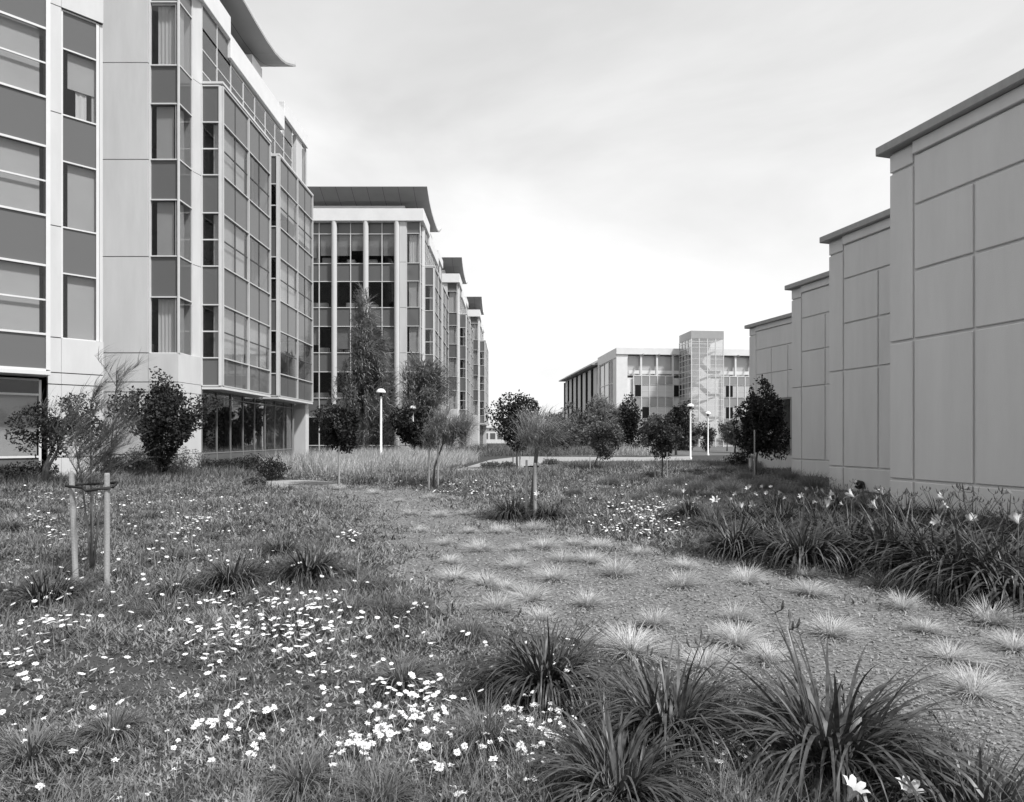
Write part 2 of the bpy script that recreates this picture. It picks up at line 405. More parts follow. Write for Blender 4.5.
b1 = office('wing'); tag(b1, 'nearest glass and concrete office block, cut off by the frame, with an angled wing', 'office building', 'office blocks in a row')
b2 = office('columns'); b2.location = (5.53, 29.0, 0)
tag(b2, 'second office block in the row, full front of glass bays between round columns', 'office building', 'office blocks in a row')
b3 = copy_tree(b2); b3.location = (6.83, 50.6, 0); tag(b3, 'third office block of the row, showing only a slim strip past the second', 'office building')
b4 = copy_tree(b2); b4.location = (8.2, 72.0, 0); tag(b4, 'farthest and thinnest looking office block at the end of the stepped row', 'office building')

# ---------------------------------------------------------------- stepped concrete hall on the right
hall = empty('stepped_hall', (7.7,12.9,0)); tag(hall, 'grey stucco hall stepping back in four sawtooth bays with grooved panels', 'hall')
AX, NN = (.26,-.9655), (-.9655,-.26)
for bi, (cx, cy, L) in enumerate(((7.70,12.9,9.5),(9.36,18.7,5.3),(10.9,24.7,5.3),(12.55,33.5,7.9))):
    W = ((cx-7.7, cy-12.9), AX, NN)
    b = MB(); g = .05; e = .035
    def pan(s0, s1, z0, z1, d=e): b.box(W, s0+g/2, s1-g/2, z0+g/2, z1-g/2, -.02, d)
    cols = [.55,1.77,2.98,4.2,5.42,6.64,7.86,9.1]; cols = [c for c in cols if c < L-.3]+[L]
    win = bi == 3
    for a, z in ((0,.76),(.76,3.51),(3.51,6.93)): pan(-g/2, .55, a, z)
    pan(-g/2, .55, 6.93, 7.33)
    pan(.55, L, 0, .76)
    for s0, s1 in zip(cols[:-1], cols[1:]):
        for a, z in ((.76,3.51),(3.51,4.84),(4.84,6.11)):
            if win and a < 1 and s1 > 1.8: continue
            pan(s0, s1, a, z)
    pan(.55, L, 6.11, 7.09); b.box(W, .565, L, 7.10, 7.345, -.02, .085)
    body = MB()
    if win:
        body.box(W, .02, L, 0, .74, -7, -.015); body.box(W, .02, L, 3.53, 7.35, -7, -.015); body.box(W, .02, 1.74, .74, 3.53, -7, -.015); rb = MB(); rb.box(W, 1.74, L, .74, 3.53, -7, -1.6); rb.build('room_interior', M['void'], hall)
    else: body.box(W, .02, L, 0, 7.35, -7, -.015)
    bw = body.build('bay_wall', M['hall'], hall)
    b.build('wall_panel', M['hall'], bw, bevel=.012)
    c = MB(); c.box(W, -.18, L+.0, 7.352, 7.53, -7, .22); c.build('coping', M['hall_trim'], hall, bevel=.015)
    if win:
        wn = MB(); wn.box(W, 1.76, L, .78, 3.50, -.14, -.12); w = wn.build('window', M['glass_dark'], hall)
        f = MB()
        for s in (1.8, 3.1, 4.45, 5.2, 6.5): f.box(W, s-.03, s+.03, .80, 3.48, -.12, -.04)
        f.box(W, 1.76, L, .76, .82, -.13, .02); f.box(W, 1.76, L, 3.46, 3.53, -.13, -.02); f.build('frame', M['frame_dark'], w)
sp = empty('wall_vent'); 
vx, vy = 9.36+.26*1.25-.9655*.06, 18.7-.9655*1.25-.26*.06; sp.location = (vx, vy, .30)
m = MB(); m.tube([(0,0,0),(NN[0]*.1,NN[1]*.1,0),(NN[0]*.16,NN[1]*.16,-.02)],[.11,.13,.10],14); m.build('vent_hood', M['black'], sp)
tag(sp, 'small round black vent low on the grey hall wall', 'vent')

# ---------------------------------------------------------------- far office with stair tower
FB = empty('office_building', (18.5,112,0)); tag(FB, 'distant white office with glazed stair tower and long finned side wall', 'office building')
a5 = R(5.6); EX, EY = (math.cos(a5), math.sin(a5)), (-math.sin(a5), math.cos(a5))
Wfr = ((0,0),EX,(-EY[0],-EY[1])); Wsd = ((0,0),EY,(-EX[0],-EX[1]))
m = MB(); m.box(Wfr, .02, 58, 0, 12.2, -50.9, -.3); m.build('wall', M['conc_white'], FB); m = MB(); m.box(Wfr, 1.8, 58, 12.2, 16.2, -50, -2.6); m.build('upper_wall', M['conc_white'], FB)
m = MB(); m.box(Wfr, -.1, 1.9, 0, 16.25, -2.5, .05); m.build('corner_pier', M['conc_white'], FB)
m = MB(); m.box(Wfr, -.15, 58, 16.3, 17.4, -9, .25); m.box(Wfr, -.1, 58, 16.6, 17.0, -50, -9.02); m.build('roof', M['conc_white'], FB)
br = 0
while br < 52:
    x = 4.4+br; br += 2.9
    if 10.3 < x < 19.6: continue
    cm = MB(); cm.box(Wfr, x-.16, x+.16, 12.6, 16.28, -.3, .0); cm.build('column', M['conc_white'], FB)
    cm = MB(); cm.box(Wfr, x-.08, x+.08, 16.0, 16.28, .26, 1.4); cm.build('bracket', M['frame_dark'], FB)
def far_win(x0, x1):
    for (a, z, k) in ((1.0,3.4,'v'),(3.4,4.9,'s'),(4.9,7.15,'v'),(7.15,8.75,'s'),(8.75,11.0,'v'),(11.0,12.55,'s')):
        xs = np.arange(x0, x1, 1.45)
        curtain(FB, ((0,0),EX,(-EY[0],-EY[1])), list(xs), [(a,z,k,(a+z)/2 if k=='v' else None)], .17, .06, half=[(xs[0],xs[-1])] , gl='spandrel_far' if k=='v' else 'glass', spandrel='spandrel_far2')
M['spandrel_far'] = glass('far_pane', 0, .06, .8, 2.2, dark=.48); M['spandrel_far2'] = glass('far_spandrel', 0, .06, .8, 2.2, dark=.26)
far_win(3.0, 11.2); far_win(19.2, 50)
for (x, z) in ((3.3,8.9),(10.3,8.9),(10.3,5.0),(20.0,8.9),(20.0,5.0),(4.6,5.0),(34,8.9)):
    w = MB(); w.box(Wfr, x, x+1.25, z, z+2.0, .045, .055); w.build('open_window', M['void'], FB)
m = MB(); m.box(Wfr, 1.95, 58, 12.62, 16.1, -.75, -.70); m.build('window', M['spandrel_far'], FB)
m = MB(); m.box(Wfr, 2.2, 58, 12.9, 13.5, -.2, -.15); m.build('balcony_rail', M['conc_white'], FB)
# side wall
m = MB(); m.box(Wsd, 0, 13.8, 15.7, 17.35, -2, .2); m.box(Wsd, 12.6, 13.8, 0, 15.69, -2, .2); m.build('side_frame', M['conc_white'], FB)
for (s0, s1) in ((1.9,5.2),(5.6,12.5)):
    curtain(FB, Wsd, list(np.linspace(s0, s1, 3)), [(.5,4,'s',None),(4,7.5,'s',None),(7.5,11.4,'s',None),(11.4,15.6,'s',None)], .12, .1, spandrel='spandrel' if s0 < 3 else 'spandrel_far2')
s = 15.0; q = 0
while s < 50:
    m = MB(); m.box(Wsd, s, s+2.9, 0, 15.7, -.4, .12); m.build('side_panel', M['conc'], FB)
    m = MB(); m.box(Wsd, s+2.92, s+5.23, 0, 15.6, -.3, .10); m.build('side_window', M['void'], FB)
    s += 5.25
m = MB(); m.box(Wsd, 13.85, 52, 16.0, 16.25, -3, 1.4); m.build('side_eave', M['frame_dark'], FB)
# stair tower (glass shaft, stairs inside)
Wt = ((EX[0]*11.3-EY[0]*5.7+0, EX[1]*11.3-EY[1]*5.7), EX, (-EY[0],-EY[1]))
Wl = (Wt[0], EY, (-EX[0],-EX[1]))
m = MB(); m.box(Wt, .0, 5.75, 18.35, 19.7, -5.6, 0); m.build('tower_crown', M['frame_dark'], FB)
m = MB(); m.box(Wt, .1, 5.7, 0, 18.3, -.05, -.02); m.box(Wl, .1, 5.6, 0, 18.3, -.05, -.02); m.box(Wt, .1, 5.7, 0, 18.3, -5.55, -5.5)
m.build('tower_glass', glass('tower_pane', .85, .2, .5, 1.6), FB)
m = MB()
for x in (0.06,1.4,2.85,4.3,5.69): m.box(Wt, x-.07, x+.07, 0, 18.33, -.06, .05)
for z in np.arange(1.2, 18.3, .98): m.box(Wt, 0, 5.75, z-.03, z+.03, -.05, .03); m.box(Wl, 0, 5.6, z-.05, z+.05, -.05, .03)
for s_ in (1.4,2.8,4.2,5.6): m.box(Wl, s_-.05, s_+.05, 0, 18.33, -.05, .04)
m.build('tower_frame', M['frame'], FB)
def P3(W, s, d, z): return (W[0][0]+W[1][0]*s+W[2][0]*d, W[0][1]+W[1][1]*s+W[2][1]*d, z)
m = MB()
for i, z in enumerate((.6, 4.5, 8.4, 12.3)):
    def sl(sa, za, sb, zb, d0, d1, t=.55):
        b = len(m.v)
        for d in (d0, d1):
            for (s_, z_) in ((sa,za),(sb,zb),(sb,zb+t),(sa,za+t)): m.v.append(P3(Wt, s_, d, z_))
        m.f4.extend([(b,b+1,b+2,b+3),(b+7,b+6,b+5,b+4),(b,b+4,b+5,b+1),(b+2,b+6,b+7,b+3),(b+1,b+5,b+6,b+2),(b+3,b+7,b+4,b)])
    sl(.3, z+1.9, 1.9, z+1.9, -1.9, -.5, .45); sl(1.9, z+1.9, 3.6, z+.3, -1.9, -.5, .45); sl(3.6, z+.3, 5.4, z+.3, -1.9, -.5, .45)
    sl(.3, z+2.0, 5.4, z+4.1, -3.6, -2.2, .35)
m.build('stair', M['conc'], FB)
m = MB(); m.box(Wt, .2, 5.6, 0, 18.2, -5.3, -5.2); m.build('tower_back_wall', M['conc_white'], FB)

LP = empty('low_building', (-8, 175, 0)); tag(LP, 'low pale building far off beyond the last office block', 'building')
m = MB(); m.abox(-5, 12, 0, 12, 0, 4.2); m.build('wall', M['conc_white'], LP)
m = MB(); m.abox(-5.4, 12.4, -.4, 12.4, 4.21, 4.6); m.build('roof', M['frame'], LP)
m = MB()
for i in range(8): m.abox(-4+i*2, -2.6+i*2, -.06, .0-.003, 1.2, 2.8)
m.build('window', M['spandrel'], LP)

# ---------------------------------------------------------------- ground
def uvpoly(p): return np.array([G(u,v) for u,v in p])
MUL = uvpoly([(298,484),(360,486),(420,489),(446,494),(478,500),(505,508),(500,521),(560,527),(590,536),(640,545),(700,551),(735,557),(800,566),(860,575),(905,588),(960,604),(1100,640),
              (1140,800),(1060,830),(1000,815),(960,770),(900,735),(830,712),(760,700),(700,688),(640,668),(590,650),(540,634),(480,620),(432,600),(396,568),(366,540),(352,522),(325,506),(285,493)])
def rough(P, amp=.16, step=.25):
    out = []
    for i in range(len(P)):
        a, b = P[i], P[(i+1)%len(P)]; L = np.hypot(*(b-a)); k = max(1, int(L/step)); nrm = np.array([-(b-a)[1], (b-a)[0]])/max(L,1e-6)
        for j in range(k):
            p = a+(b-a)*j/k; w = amp*(math.sin(p[0]*3.1+p[1]*1.7)+.7*math.sin(p[0]*7.3-p[1]*5.1+1)+.5*math.sin(p[0]*13+p[1]*11)); out.append(p+nrm*w*min(1,p[1]/6))
    return np.array(out)
MUL = rough(MUL)
PATH = [uvpoly([(252,481.5),(275,480.5),(300,480),(318,480.8),(340,482.5),(352,487),(330,488.5),(300,489.5),(280,487.5),(262,488)]),
        uvpoly([(34,499),(20,505),(-60,514),(-60,504),(10,499)]),
        uvpoly([(440,473),(470,466),(490,460),(520,456.5),(560,456.8),(640,457.2),(690,456.2),(692,460),(640,461.3),(560,461.5),(535,466),(528,471.5),(490,474)])]
LAWN = [uvpoly([(560,445),(735,445),(740,455),(690,455.6),(560,456)])]
def in_poly(P, x, y):
    r = np.zeros(len(x), bool); n = len(P)
    for i in range(n):
        x0,y0 = P[i]; x1,y1 = P[(i+1)%n]
        c = ((y0 > y) != (y1 > y)); 
        with np.errstate(divide='ignore', invalid='ignore'): r ^= c & (x < (x1-x0)*(y-y0)/(y1-y0+1e-12)+x0)
    return r
def dist_poly(P, x, y):
    d = np.full(len(x), 1e9); n = len(P)
    for i in range(n):
        a = P[i]; e = P[(i+1)%n]-a; L2 = (e**2).sum()
        t = np.clip(((x-a[0])*e[0]+(y-a[1])*e[1])/L2, 0, 1)
        d = np.minimum(d, np.hypot(x-a[0]-t*e[0], y-a[1]-t*e[1]))
    d[in_poly(P, x, y)] = 0
    return d
_w = [(rng.normal(0,1,2)*f, rng.uniform(0,6.28), a) for f, a in ((.5,1),(.5,1),(.9,.8),(1.3,.7),(1.9,.6),(2.6,.5),(3.4,.45),(4.4,.35),(6,.28),(8,.2))]
def bump(x, y):
    return sum(a*np.sin(k[0]*x+k[1]*y+p) for k, p, a in _w)/2.0
def gh(x, y):
    x = np.atleast_1d(np.asarray(x, float)); y = np.atleast_1d(np.asarray(y, float))
    d = np.minimum.reduce([dist_poly(P, x, y) for P in [MUL]+PATH])
    s = np.clip(d/.7, 0, 1); s = s*s*(3-2*s)
    far = np.clip((44-y)/6, 0, 1)*np.clip((22-np.abs(x))/4, 0, 1)
    return (.06+.05*bump(x, y)+.04*bump(x*1.6+5, y*1.6))*s*far
xs = np.concatenate([-np.geomspace(24,3500,16)[::-1], np.arange(-23,23.01,.13), np.geomspace(24,3500,16)])
ys = np.concatenate([-np.geomspace(3,800,10)[::-1], np.arange(-1,20,.13), np.arange(20,46,.3), np.geomspace(47,5000,18)])
gx, gy = np.meshgrid(xs, ys); hz = gh(gx.ravel(), gy.ravel())
near = (np.abs(gx.ravel()) < 22) & (gy.ravel() > -.5) & (gy.ravel() < 45); hz = np.where(near, hz, 0)
v = np.stack([gx.ravel(), gy.ravel(), hz], 1); nx = len(xs)
idx = np.arange(len(v)).reshape(gx.shape); f = np.stack([idx[:-1,:-1], idx[:-1,1:], idx[1:,1:], idx[1:,:-1]], -1).reshape(-1,4)
tag(link('ground', mesh_np('ground', v, f, True), M['ground']), 'planted soil of the garden running to the horizon', 'ground', kind='structure')
def sheet(name, P, z, mat, label, cat):
    me = bpy.data.meshes.new(name); me.from_pydata([(x,y,z) for x,y in P], [], [tuple(range(len(P)))]); me.update()
    return tag(link(name, me, mat), label, cat, kind='structure')
sheet('mulch_bed', MUL, .005, M['mulch'], 'bare mulch clearing winding through the planting', 'mulch')
sheet('path', PATH[0], .004, M['path'], 'pale path crossing on the left near the office', 'path')
sheet('path', PATH[1], .004, M['path'], 'pale path stub at the left edge of the garden', 'path')
sheet('path', PATH[2], .004, M['path'], 'pale path crossing the middle distance behind the garden', 'path')
sheet('lawn', LAWN[0], .004, M['lawn'], 'mown lawn in front of the far office', 'lawn')

# ---------------------------------------------------------------- foliage builders
def strips(base, az, el, ln, wd, droop, segs=4, tip=.15, dpow=1.3, twist=.5, wind=None):
    """ribbon leaves: returns verts, quads"""
    n = len(base); k = segs+1; base = np.asarray(base, float)
    t = np.linspace(0,1,k)
    ang = el[:,None]-droop[:,None]*t[None,:]**dpow
    st = ln[:,None]/segs
    ca, sa = np.cos(ang), np.sin(ang)
    hx = np.cumsum(np.concatenate([np.zeros((n,1)), ca[:,:-1]*st], 1), 1); hz = np.cumsum(np.concatenate([np.zeros((n,1)), sa[:,:-1]*st], 1), 1)
    px = base[:,0,None]+hx*np.cos(az)[:,None]; py = base[:,1,None]+hx*np.sin(az)[:,None]; pz = base[:,2,None]+hz
    if wind is not None: px = px+wind*(t**1.5)[None,:]*ln[:,None]
    prof = np.sin(np.clip(.22+t*.95,0,1)*math.pi*.5)*(1-t**3)+tip*t
    prof = np.minimum(1, .55+2*t)*np.clip((1-t**2.2),0,1)+tip*.3*t
    w = wd[:,None]*prof[None,:]*.5
    tw = az+math.pi/2+rng.normal(0,twist,n)
    wx, wy = np.cos(tw)[:,None]*w, np.sin(tw)[:,None]*w
    V = np.empty((n,k,2,3)); V[:,:,0,0]=px-wx; V[:,:,0,1]=py-wy; V[:,:,0,2]=pz; V[:,:,1,0]=px+wx; V[:,:,1,1]=py+wy; V[:,:,1,2]=pz
    i0 = (np.arange(n)*k*2)[:,None]+np.arange(segs)[None,:]*2
    q = np.stack([i0, i0+1, i0+3, i0+2], -1).reshape(-1,4)
    return V.reshape(-1,3), q
def join(parts):
    vs, fs, o = [], [], 0
    for v, f in parts: vs.append(v); fs.append(f+o); o += len(v)
    return np.concatenate(vs), np.concatenate(fs)
U = lambda a, b, n: rng.uniform(a, b, n)

# --- low ground cover: one countless mass
def plantable(x, y, fuzz=0):
    d = np.minimum.reduce([dist_poly(P, x, y) for P in [MUL]+PATH])
    e = np.full(len(x), 1e9)
    for P in [MUL]+PATH:
        Q = np.concatenate([P, P[:1]]); 
        for a, b in zip(Q[:-1], Q[1:]):
            w_ = b-a; t = np.clip(((x-a[0])*w_[0]+(y-a[1])*w_[1])/max((w_**2).sum(),1e-9), 0, 1); e = np.minimum(e, np.hypot(x-a[0]-t*w_[0], y-a[1]-t*w_[1]))
    pth = np.zeros(len(x), bool)
    for P in PATH: pth |= in_poly(P, x, y)
    d = np.where(d > 0, d, np.where(pth, -9, -e))
    ok = d > -.10-fuzz*rng.exponential(.28, len(x))*np.clip(y/9,.4,1.6)+.34*bump(x*2.4+3, y*2.4)*np.clip(y/8, .5, 1)
    ok &= ~((x < -13.0) & (y > 21)); ok &= ~(x < -14.7-(22.8-y)) 
    for (cx, cy, L) in ((7.70,12.9,9.5),(9.36,18.7,5.3),(10.9,24.7,5.3),(12.55,33.5,7.9)):
        ss = (x-cx)*AX[0]+(y-cy)*AX[1]; dd = (x-cx)*NN[0]+(y-cy)*NN[1]
        ok &= ~((ss > -.1) & (ss < L) & (dd < .1))
    return ok
def sample_garden(n, y0=2.2, y1=40, p=-.6, xm=.95):
    q = p+1; y = (rng.uniform(0,1,n)*(y1**q-y0**q)+y0**q)**(1/q); x = rng.uniform(-xm, xm, n)*(y+.6); return x, y
x, y = sample_garden(165000,2.2,40,-.95); ok = plantable(x, y, 1); x, y = x[ok], y[ok]
dens = .62+.38*np.clip(.5+bump(x*.8+9, y*.8), 0, 1); ok = rng.uniform(0,1,len(x)) < dens; x, y = x[ok], y[ok]
z = gh(x, y); m_ = 7; n = len(x)
bx, by, bz = np.repeat(x,m_), np.repeat(y,m_), np.repeat(z,m_)-.01
sc = (np.maximum(by,3)/3.0)
hh = np.repeat(np.clip(.95+.75*np.clip(bump(x*1.9+4, y*1.9+2), -1, 1)+.5*np.clip(bump(x*.7+14, y*.7+2), -1, 1), .55, 2.0), m_)
vv, qq = strips(np.stack([bx+rng.normal(0,.018,n*m_)*sc**.7, by+rng.normal(0,.018,n*m_)*sc**.7, bz],1), U(0,6.283,n*m_), U(.0,1.25,n*m_), U(.03,.085,n*m_)*hh*sc**.32, U(.005,.014,n*m_)*sc**.70, U(.1,1.1,n*m_), 2, twist=1.0)
tag(link('ground_cover', mesh_np('ground_cover', vv, qq), M['cover']), 'low leafy ground cover carpeting the garden beds', 'ground cover', kind='stuff')
print('cover', n*m_)
# wild grass standing a little taller, patchy
x, y = sample_garden(9000, 2.2, 34, -.7); ok = plantable(x, y) & (bump(x*.9+20, y*.9+5) > .12); x, y = x[ok], y[ok]; n = len(x); m_ = 6
bx, by, bz = np.repeat(x,m_), np.repeat(y,m_), np.repeat(gh(x,y),m_)-.01; sc = np.maximum(by,3)/3
vv, qq = strips(np.stack([bx+rng.normal(0,.02,n*m_)*sc**.6, by+rng.normal(0,.02,n*m_)*sc**.6, bz],1), U(0,6.283,n*m_), U(.8,1.5,n*m_), U(.14,.27,n*m_)*sc**.1, U(.003,.006,n*m_)*sc**.75, U(.2,1.4,n*m_), 3, wind=.15)
M['wild'] = foliage('wild_grass_blade', .12, .30, 22, 1.1, .7, .15, .3)
tag(link('wild_grass', mesh_np('wild_grass', vv, qq), M['wild']), 'thin wild grass blades scattered through the ground cover', 'grass', kind='stuff')
# bark chips on the clearing
x, y = sample_garden(170000, 2.4, 22, -.8); ok = in_poly(MUL, x, y); x, y = x[ok], y[ok]; n = len(x)
s_ = U(.003,.010,n)*(np.maximum(y,3)/3)**.5; a = U(0,6.283,n); asp = U(.25,.7,n)
ex_ = np.stack([np.cos(a), np.sin(a), rng.normal(0,.35,n)],1)*s_[:,None]; ey_ = np.stack([-np.sin(a), np.cos(a), rng.normal(0,.35,n)],1)*(s_*asp)[:,None]
c0 = np.stack([x, y, U(.008,.022,n)],1)
V4 = np.stack([c0-ex_-ey_, c0+ex_-ey_*.8, c0+ex_*.9+ey_, c0-ex_+ey_],1).reshape(-1,3)
tag(link('bark_chips', mesh_np('bark_chips', V4, np.arange(len(V4)).reshape(-1,4)), M['chip']), 'loose bark chips scattered over the mulch clearing', 'mulch', kind='stuff')

# --- strappy clumps (day lilies)
def lily_mesh(nl, ln, wd, spread, seed, up=.5):
    global rng; keep = rng; rng = np.random.default_rng(seed)
    r = np.sqrt(U(0,1,nl))*spread; a = U(0,6.283,nl)
    az = a+rng.normal(0,.5,nl)
    el = np.where(U(0,1,nl) < up, U(1.1,1.54,nl), U(.55,1.2,nl))
    out = U(0,1,nl); lnv = U(.55,1.05,nl)*ln*np.where(out < .6, 1.12, .95)
    el = np.where(out < .6, U(.75,1.3,nl), el); dr = np.where(out < .6, U(1.9,3.3,nl), U(.5,1.8,nl))
    v, q = strips(np.stack([r*np.cos(a), r*np.sin(a), np.full(nl,-.02)],1), az, el, lnv, U(.7,1.25,nl)*wd, dr, 9, dpow=1.25, twist=.3)
    rng = keep
    return mesh_np('leaves', v, q, True)
LM = [lily_mesh(360, .80, .023, .17, 1, .35), lily_mesh(320, .78, .022, .16, 2, .4), lily_mesh(400, .84, .024, .20, 3, .35)]
GM = [lily_mesh(280, .5, .010, .10, 4, .6), lily_mesh(320, .55, .009, .12, 5, .65), lily_mesh(230, .52, .013, .10, 6, .5)]
for me in LM: me.materials.append(M['lily'])
for me in GM: me.materials.append(M['lily_mid'])
def trumpet(open_=1.0, L=.10):
    m = MB(); k = 6
    for j in range(k):
        a = 2*math.pi*j/k; ca, sa = math.cos(a), math.sin(a); pa, pb = -sa, ca
        prof = [(0,.005,.006),(.35*L,.012,.013),(.7*L,.02+.015*open_,.02),(.92*L,.03+.04*open_,.018),(L*(.95 if open_>.5 else 1.15),.034+.062*open_,.003)]
        if open_ < .3: prof = [(0,.005,.006),(.3*L,.013,.012),(.75*L,.014,.012),(1.1*L,.004,.003)]
        b = len(m.v)
        for z, r, w in prof: m.v += [(ca*r-pa*w, sa*r-pb*w, z), (ca*r*1.08, sa*r*1.08, z-.002), (ca*r+pa*w, sa*r+pb*w, z)]
        for i in range(len(prof)-1):
            for c in (0,1): m.f4.append((b+i*3+c, b+i*3+c+1, b+i*3+c+4, b+i*3+c+3))
    me = bpy.data.meshes.new('flower'); me.from_pydata(m.v, [], m.f4); me.update(); me.materials.append(M['petal_l'])
    me.polygons.foreach_set('use_smooth', [True]*len(me.polygons)); return me
def dry_mesh(seed, ln):
    global rng; keep = rng; rng = np.random.default_rng(seed); n = 16; a = U(0,6.283,n); r = U(.02,.14,n)
    v, q = strips(np.stack([r*np.cos(a), r*np.sin(a), np.zeros(n)],1), a+rng.normal(0,.5,n), U(.5,1.4,n), U(.4,.95,n)*ln, U(.006,.014,n), U(1.8,4.2,n), 8, dpow=1.1, twist=.9)
    rng = keep; me = mesh_np('dry_leaves', v, q, True); me.materials.append(M['dry']); return me
M['dry'] = foliage('dry_leaf', .20, .42, 20, 2, .8, .1, .2)
DRY = [dry_mesh(i, .75) for i in range(60,63)]
TR = [trumpet(1.0), trumpet(.55), trumpet(.1)]
def stalk_mesh(h, lean, seed):
    r = random.Random(seed); m = MB()
    pts = [(lean*t*t, 0, h*t) for t in (0,.35,.7,1)]; m.tube(pts, [.006,.005,.0045,.003], 5)
    for i in range(3):
        a = r.uniform(0,6.28); q = (lean+.05*math.cos(a), .05*math.sin(a), h+r.uniform(-.01,.06)); m.tube([pts[-1], q], .003, 4)
        m.tube([q, (q[0]*1.0+.012*math.cos(a), q[1]+.012*math.sin(a), q[2]+.02), (q[0]+.02*math.cos(a), q[1]+.02*math.sin(a), q[2]+.05)], [.004,.008,.002], 5)
    me = bpy.data.meshes.new('flower_stalk'); me.from_pydata(m.v, [], m.f4+m.fn); me.update(); me.materials.append(M['lily_mid']); return me, (lean, 0, h)
SK = [stalk_mesh(h, l, i) for i, (h, l) in enumerate(((.60,.10),(.68,.16),(.55,.05),(.72,.2)))]
def gz(x, y): return float(gh(x, y)[0])
lrng = random.Random(5)
def clump(u, v, size, kind, label, flowers=0, group=None, stalks=0, hs=1.0, name=None, cat='lily clump'):
    X, Y = G(u, v); o = empty(name or ('day_lily' if kind == 'L' else 'strappy_clump'), (X, Y, gz(X, Y)))
    o.rotation_euler.z = lrng.uniform(0, 6.28); o.scale = (size, size, size*hs)
    tag(o, label, cat, group)
    me = lrng.choice(LM if kind == 'L' else GM); link('leaves', me, None, o)
    if kind == 'L' and v > 540: link('dry_leaves', lrng.choice(DRY), None, o)
    for i in range(max(flowers, stalks)):
        sm, tip = lrng.choice(SK); s = link('flower_stalk', sm, None, o); a = lrng.uniform(0, 6.28)
        s.location = (.1*math.cos(a), .1*math.sin(a), 0); s.rotation_euler = (0, lrng.uniform(0,.15), a)
        if i < flowers:
            fl = link('flower', lrng.choice(TR[:2]), None, s, tip); fl.rotation_euler = (lrng.uniform(-.9,.9), lrng.uniform(.2,1.2), 0); q = lrng.uniform(.6,.8); fl.scale = (q,q,q)
    return o
GA = 'strappy lily clumps in the foreground'; GB = 'strappy clumps in the flower carpet'; GC = 'day lilies in the bed along the hall'
clump(545,692,.74,'L','dark arching lily clump left of two larger clumps, white daisies at its foot',0,GA,1)
clump(668,742,.80,'L','broad strappy lily clump between the largest clump and the mulch, pale buds showing',0,GA,3)
big = clump(832,772,.98,'L','largest and darkest lily clump, lower right, arching leaves and a closed bud',0,GA,2)
clump(618,803,.66,'L','lily clump cut by the bottom edge, left of the largest clump',0,GA,1)
clump(972,826,.62,'L','lily clump cut by the bottom edge in the right corner, right of the largest clump',0,GA)
clump(402,686,.62,'S','grassy upright clump standing among daisies left of the dark arching clump',0,GB)
clump(484,746,.60,'S','small grassy clump amid daisies, below and left of the dark arching clump',0,GB)
clump(380,806,.50,'S','pale grassy clump at the bottom edge below the daisy drift',0,GB)
clump(112,736,.55,'S','wispy grassy clump low in the left corner of the carpet',0,GB)
clump(45,604,.72,'L','dark lily clump left of the two sapling stakes',0,GB)
clump(174,600,.85,'S','wide arching clump just right of the two sapling stakes',0,GB)
clump(231,591,.70,'L','dark clump next to the wide arching clump beside the stakes',0,GB,1)
clump(309,585,.66,'L','dark clump at the mulch side of the left carpet, farther right than its neighbours',0,GB,1)
clump(281,564,.62,'L','small dark clump behind the pair of dark clumps on the left',0,GB)
clump(415,617,.6,'S','grassy clump at the left rim of the mulch clearing',0,GB)
clump(470,640,.55,'S','grassy clump with a few daisies behind the dark arching clump',0,GB)
clump(512,519,.85,'L','dark clump at the left foot of the central staked tree',0,GB)
clump(548,522,.85,'L','dark clump at the right foot of the central staked tree',1,GB)
clump(30,760,.55,'S','dark tangled clump in the lower left corner',0,GB)
clump(300,790,.45,'S','short grassy clump near the bottom, right of the left corner',0,GB)
# bed along the hall: front row
FRT = [(735,556,1.12,'front row lily clump at the left end of the bed, beside white ground flowers'),(804,566,1.22,'second lily clump from the left in the front row of the bed'),
       (893,574,1.3,'third lily clump in the front row of the bed, leaves over pale tufts'),(957,592,1.25,'dark lily clump in the front row near the right edge, one bloom low'),
       (1018,606,1.3,'dark lily clump cut by the right edge at the end of the bed'),(770,549,1.0,'lily clump tucked between the first two of the front row'),(850,560,1.1,'lily clump tucked between the second and third of the front row'),(925,576,1.25,'lily clump tucked right of the third in the front row'),(990,588,1.25,'dark lily clump behind the right end of the front row')]
for i, (u, v, s, l) in enumerate(FRT): clump(u, v, s, 'L', l, 2 if i not in (4,) else 1, GC, 4)
for i, (u, v) in enumerate([(712,536),(745,530),(782,532),(820,538),(858,541),(895,545),(932,550),(968,556),(1005,562),(1040,572),(1050,600),(740,522),(772,520),(803,520),(838,520),(872,524),(905,527),(940,531),(975,537),(1012,543),(690,527)]):
    clump(u, v, lrng.uniform(.8,1.0)*(1.08 if u > 930 else .95 if u > 850 else .9), 'L', 'blooming day lily massed behind the front row beside the hall wall', lrng.choice((1,2,2)), 'day lilies massed behind the front row', 4)
prng = random.Random(21); got = 0
while got < 80:
    u, v = (prng.uniform(-20,430), prng.uniform(492,620)) if got < 58 else (prng.uniform(560,720), prng.uniform(478,528))
    X, Y = G(u, v)
    if not plantable(np.array([X]), np.array([Y]))[0] or dist_poly(MUL, np.array([X]), np.array([Y]))[0] < .25: continue
    clump(u, v, prng.uniform(.4,.8), 'S', 'small grassy perennial dotted through the flower carpet', 0, 'small perennials in the carpet', hs=prng.uniform(.6,.9), name='grassy_perennial', cat='perennial'); got += 1
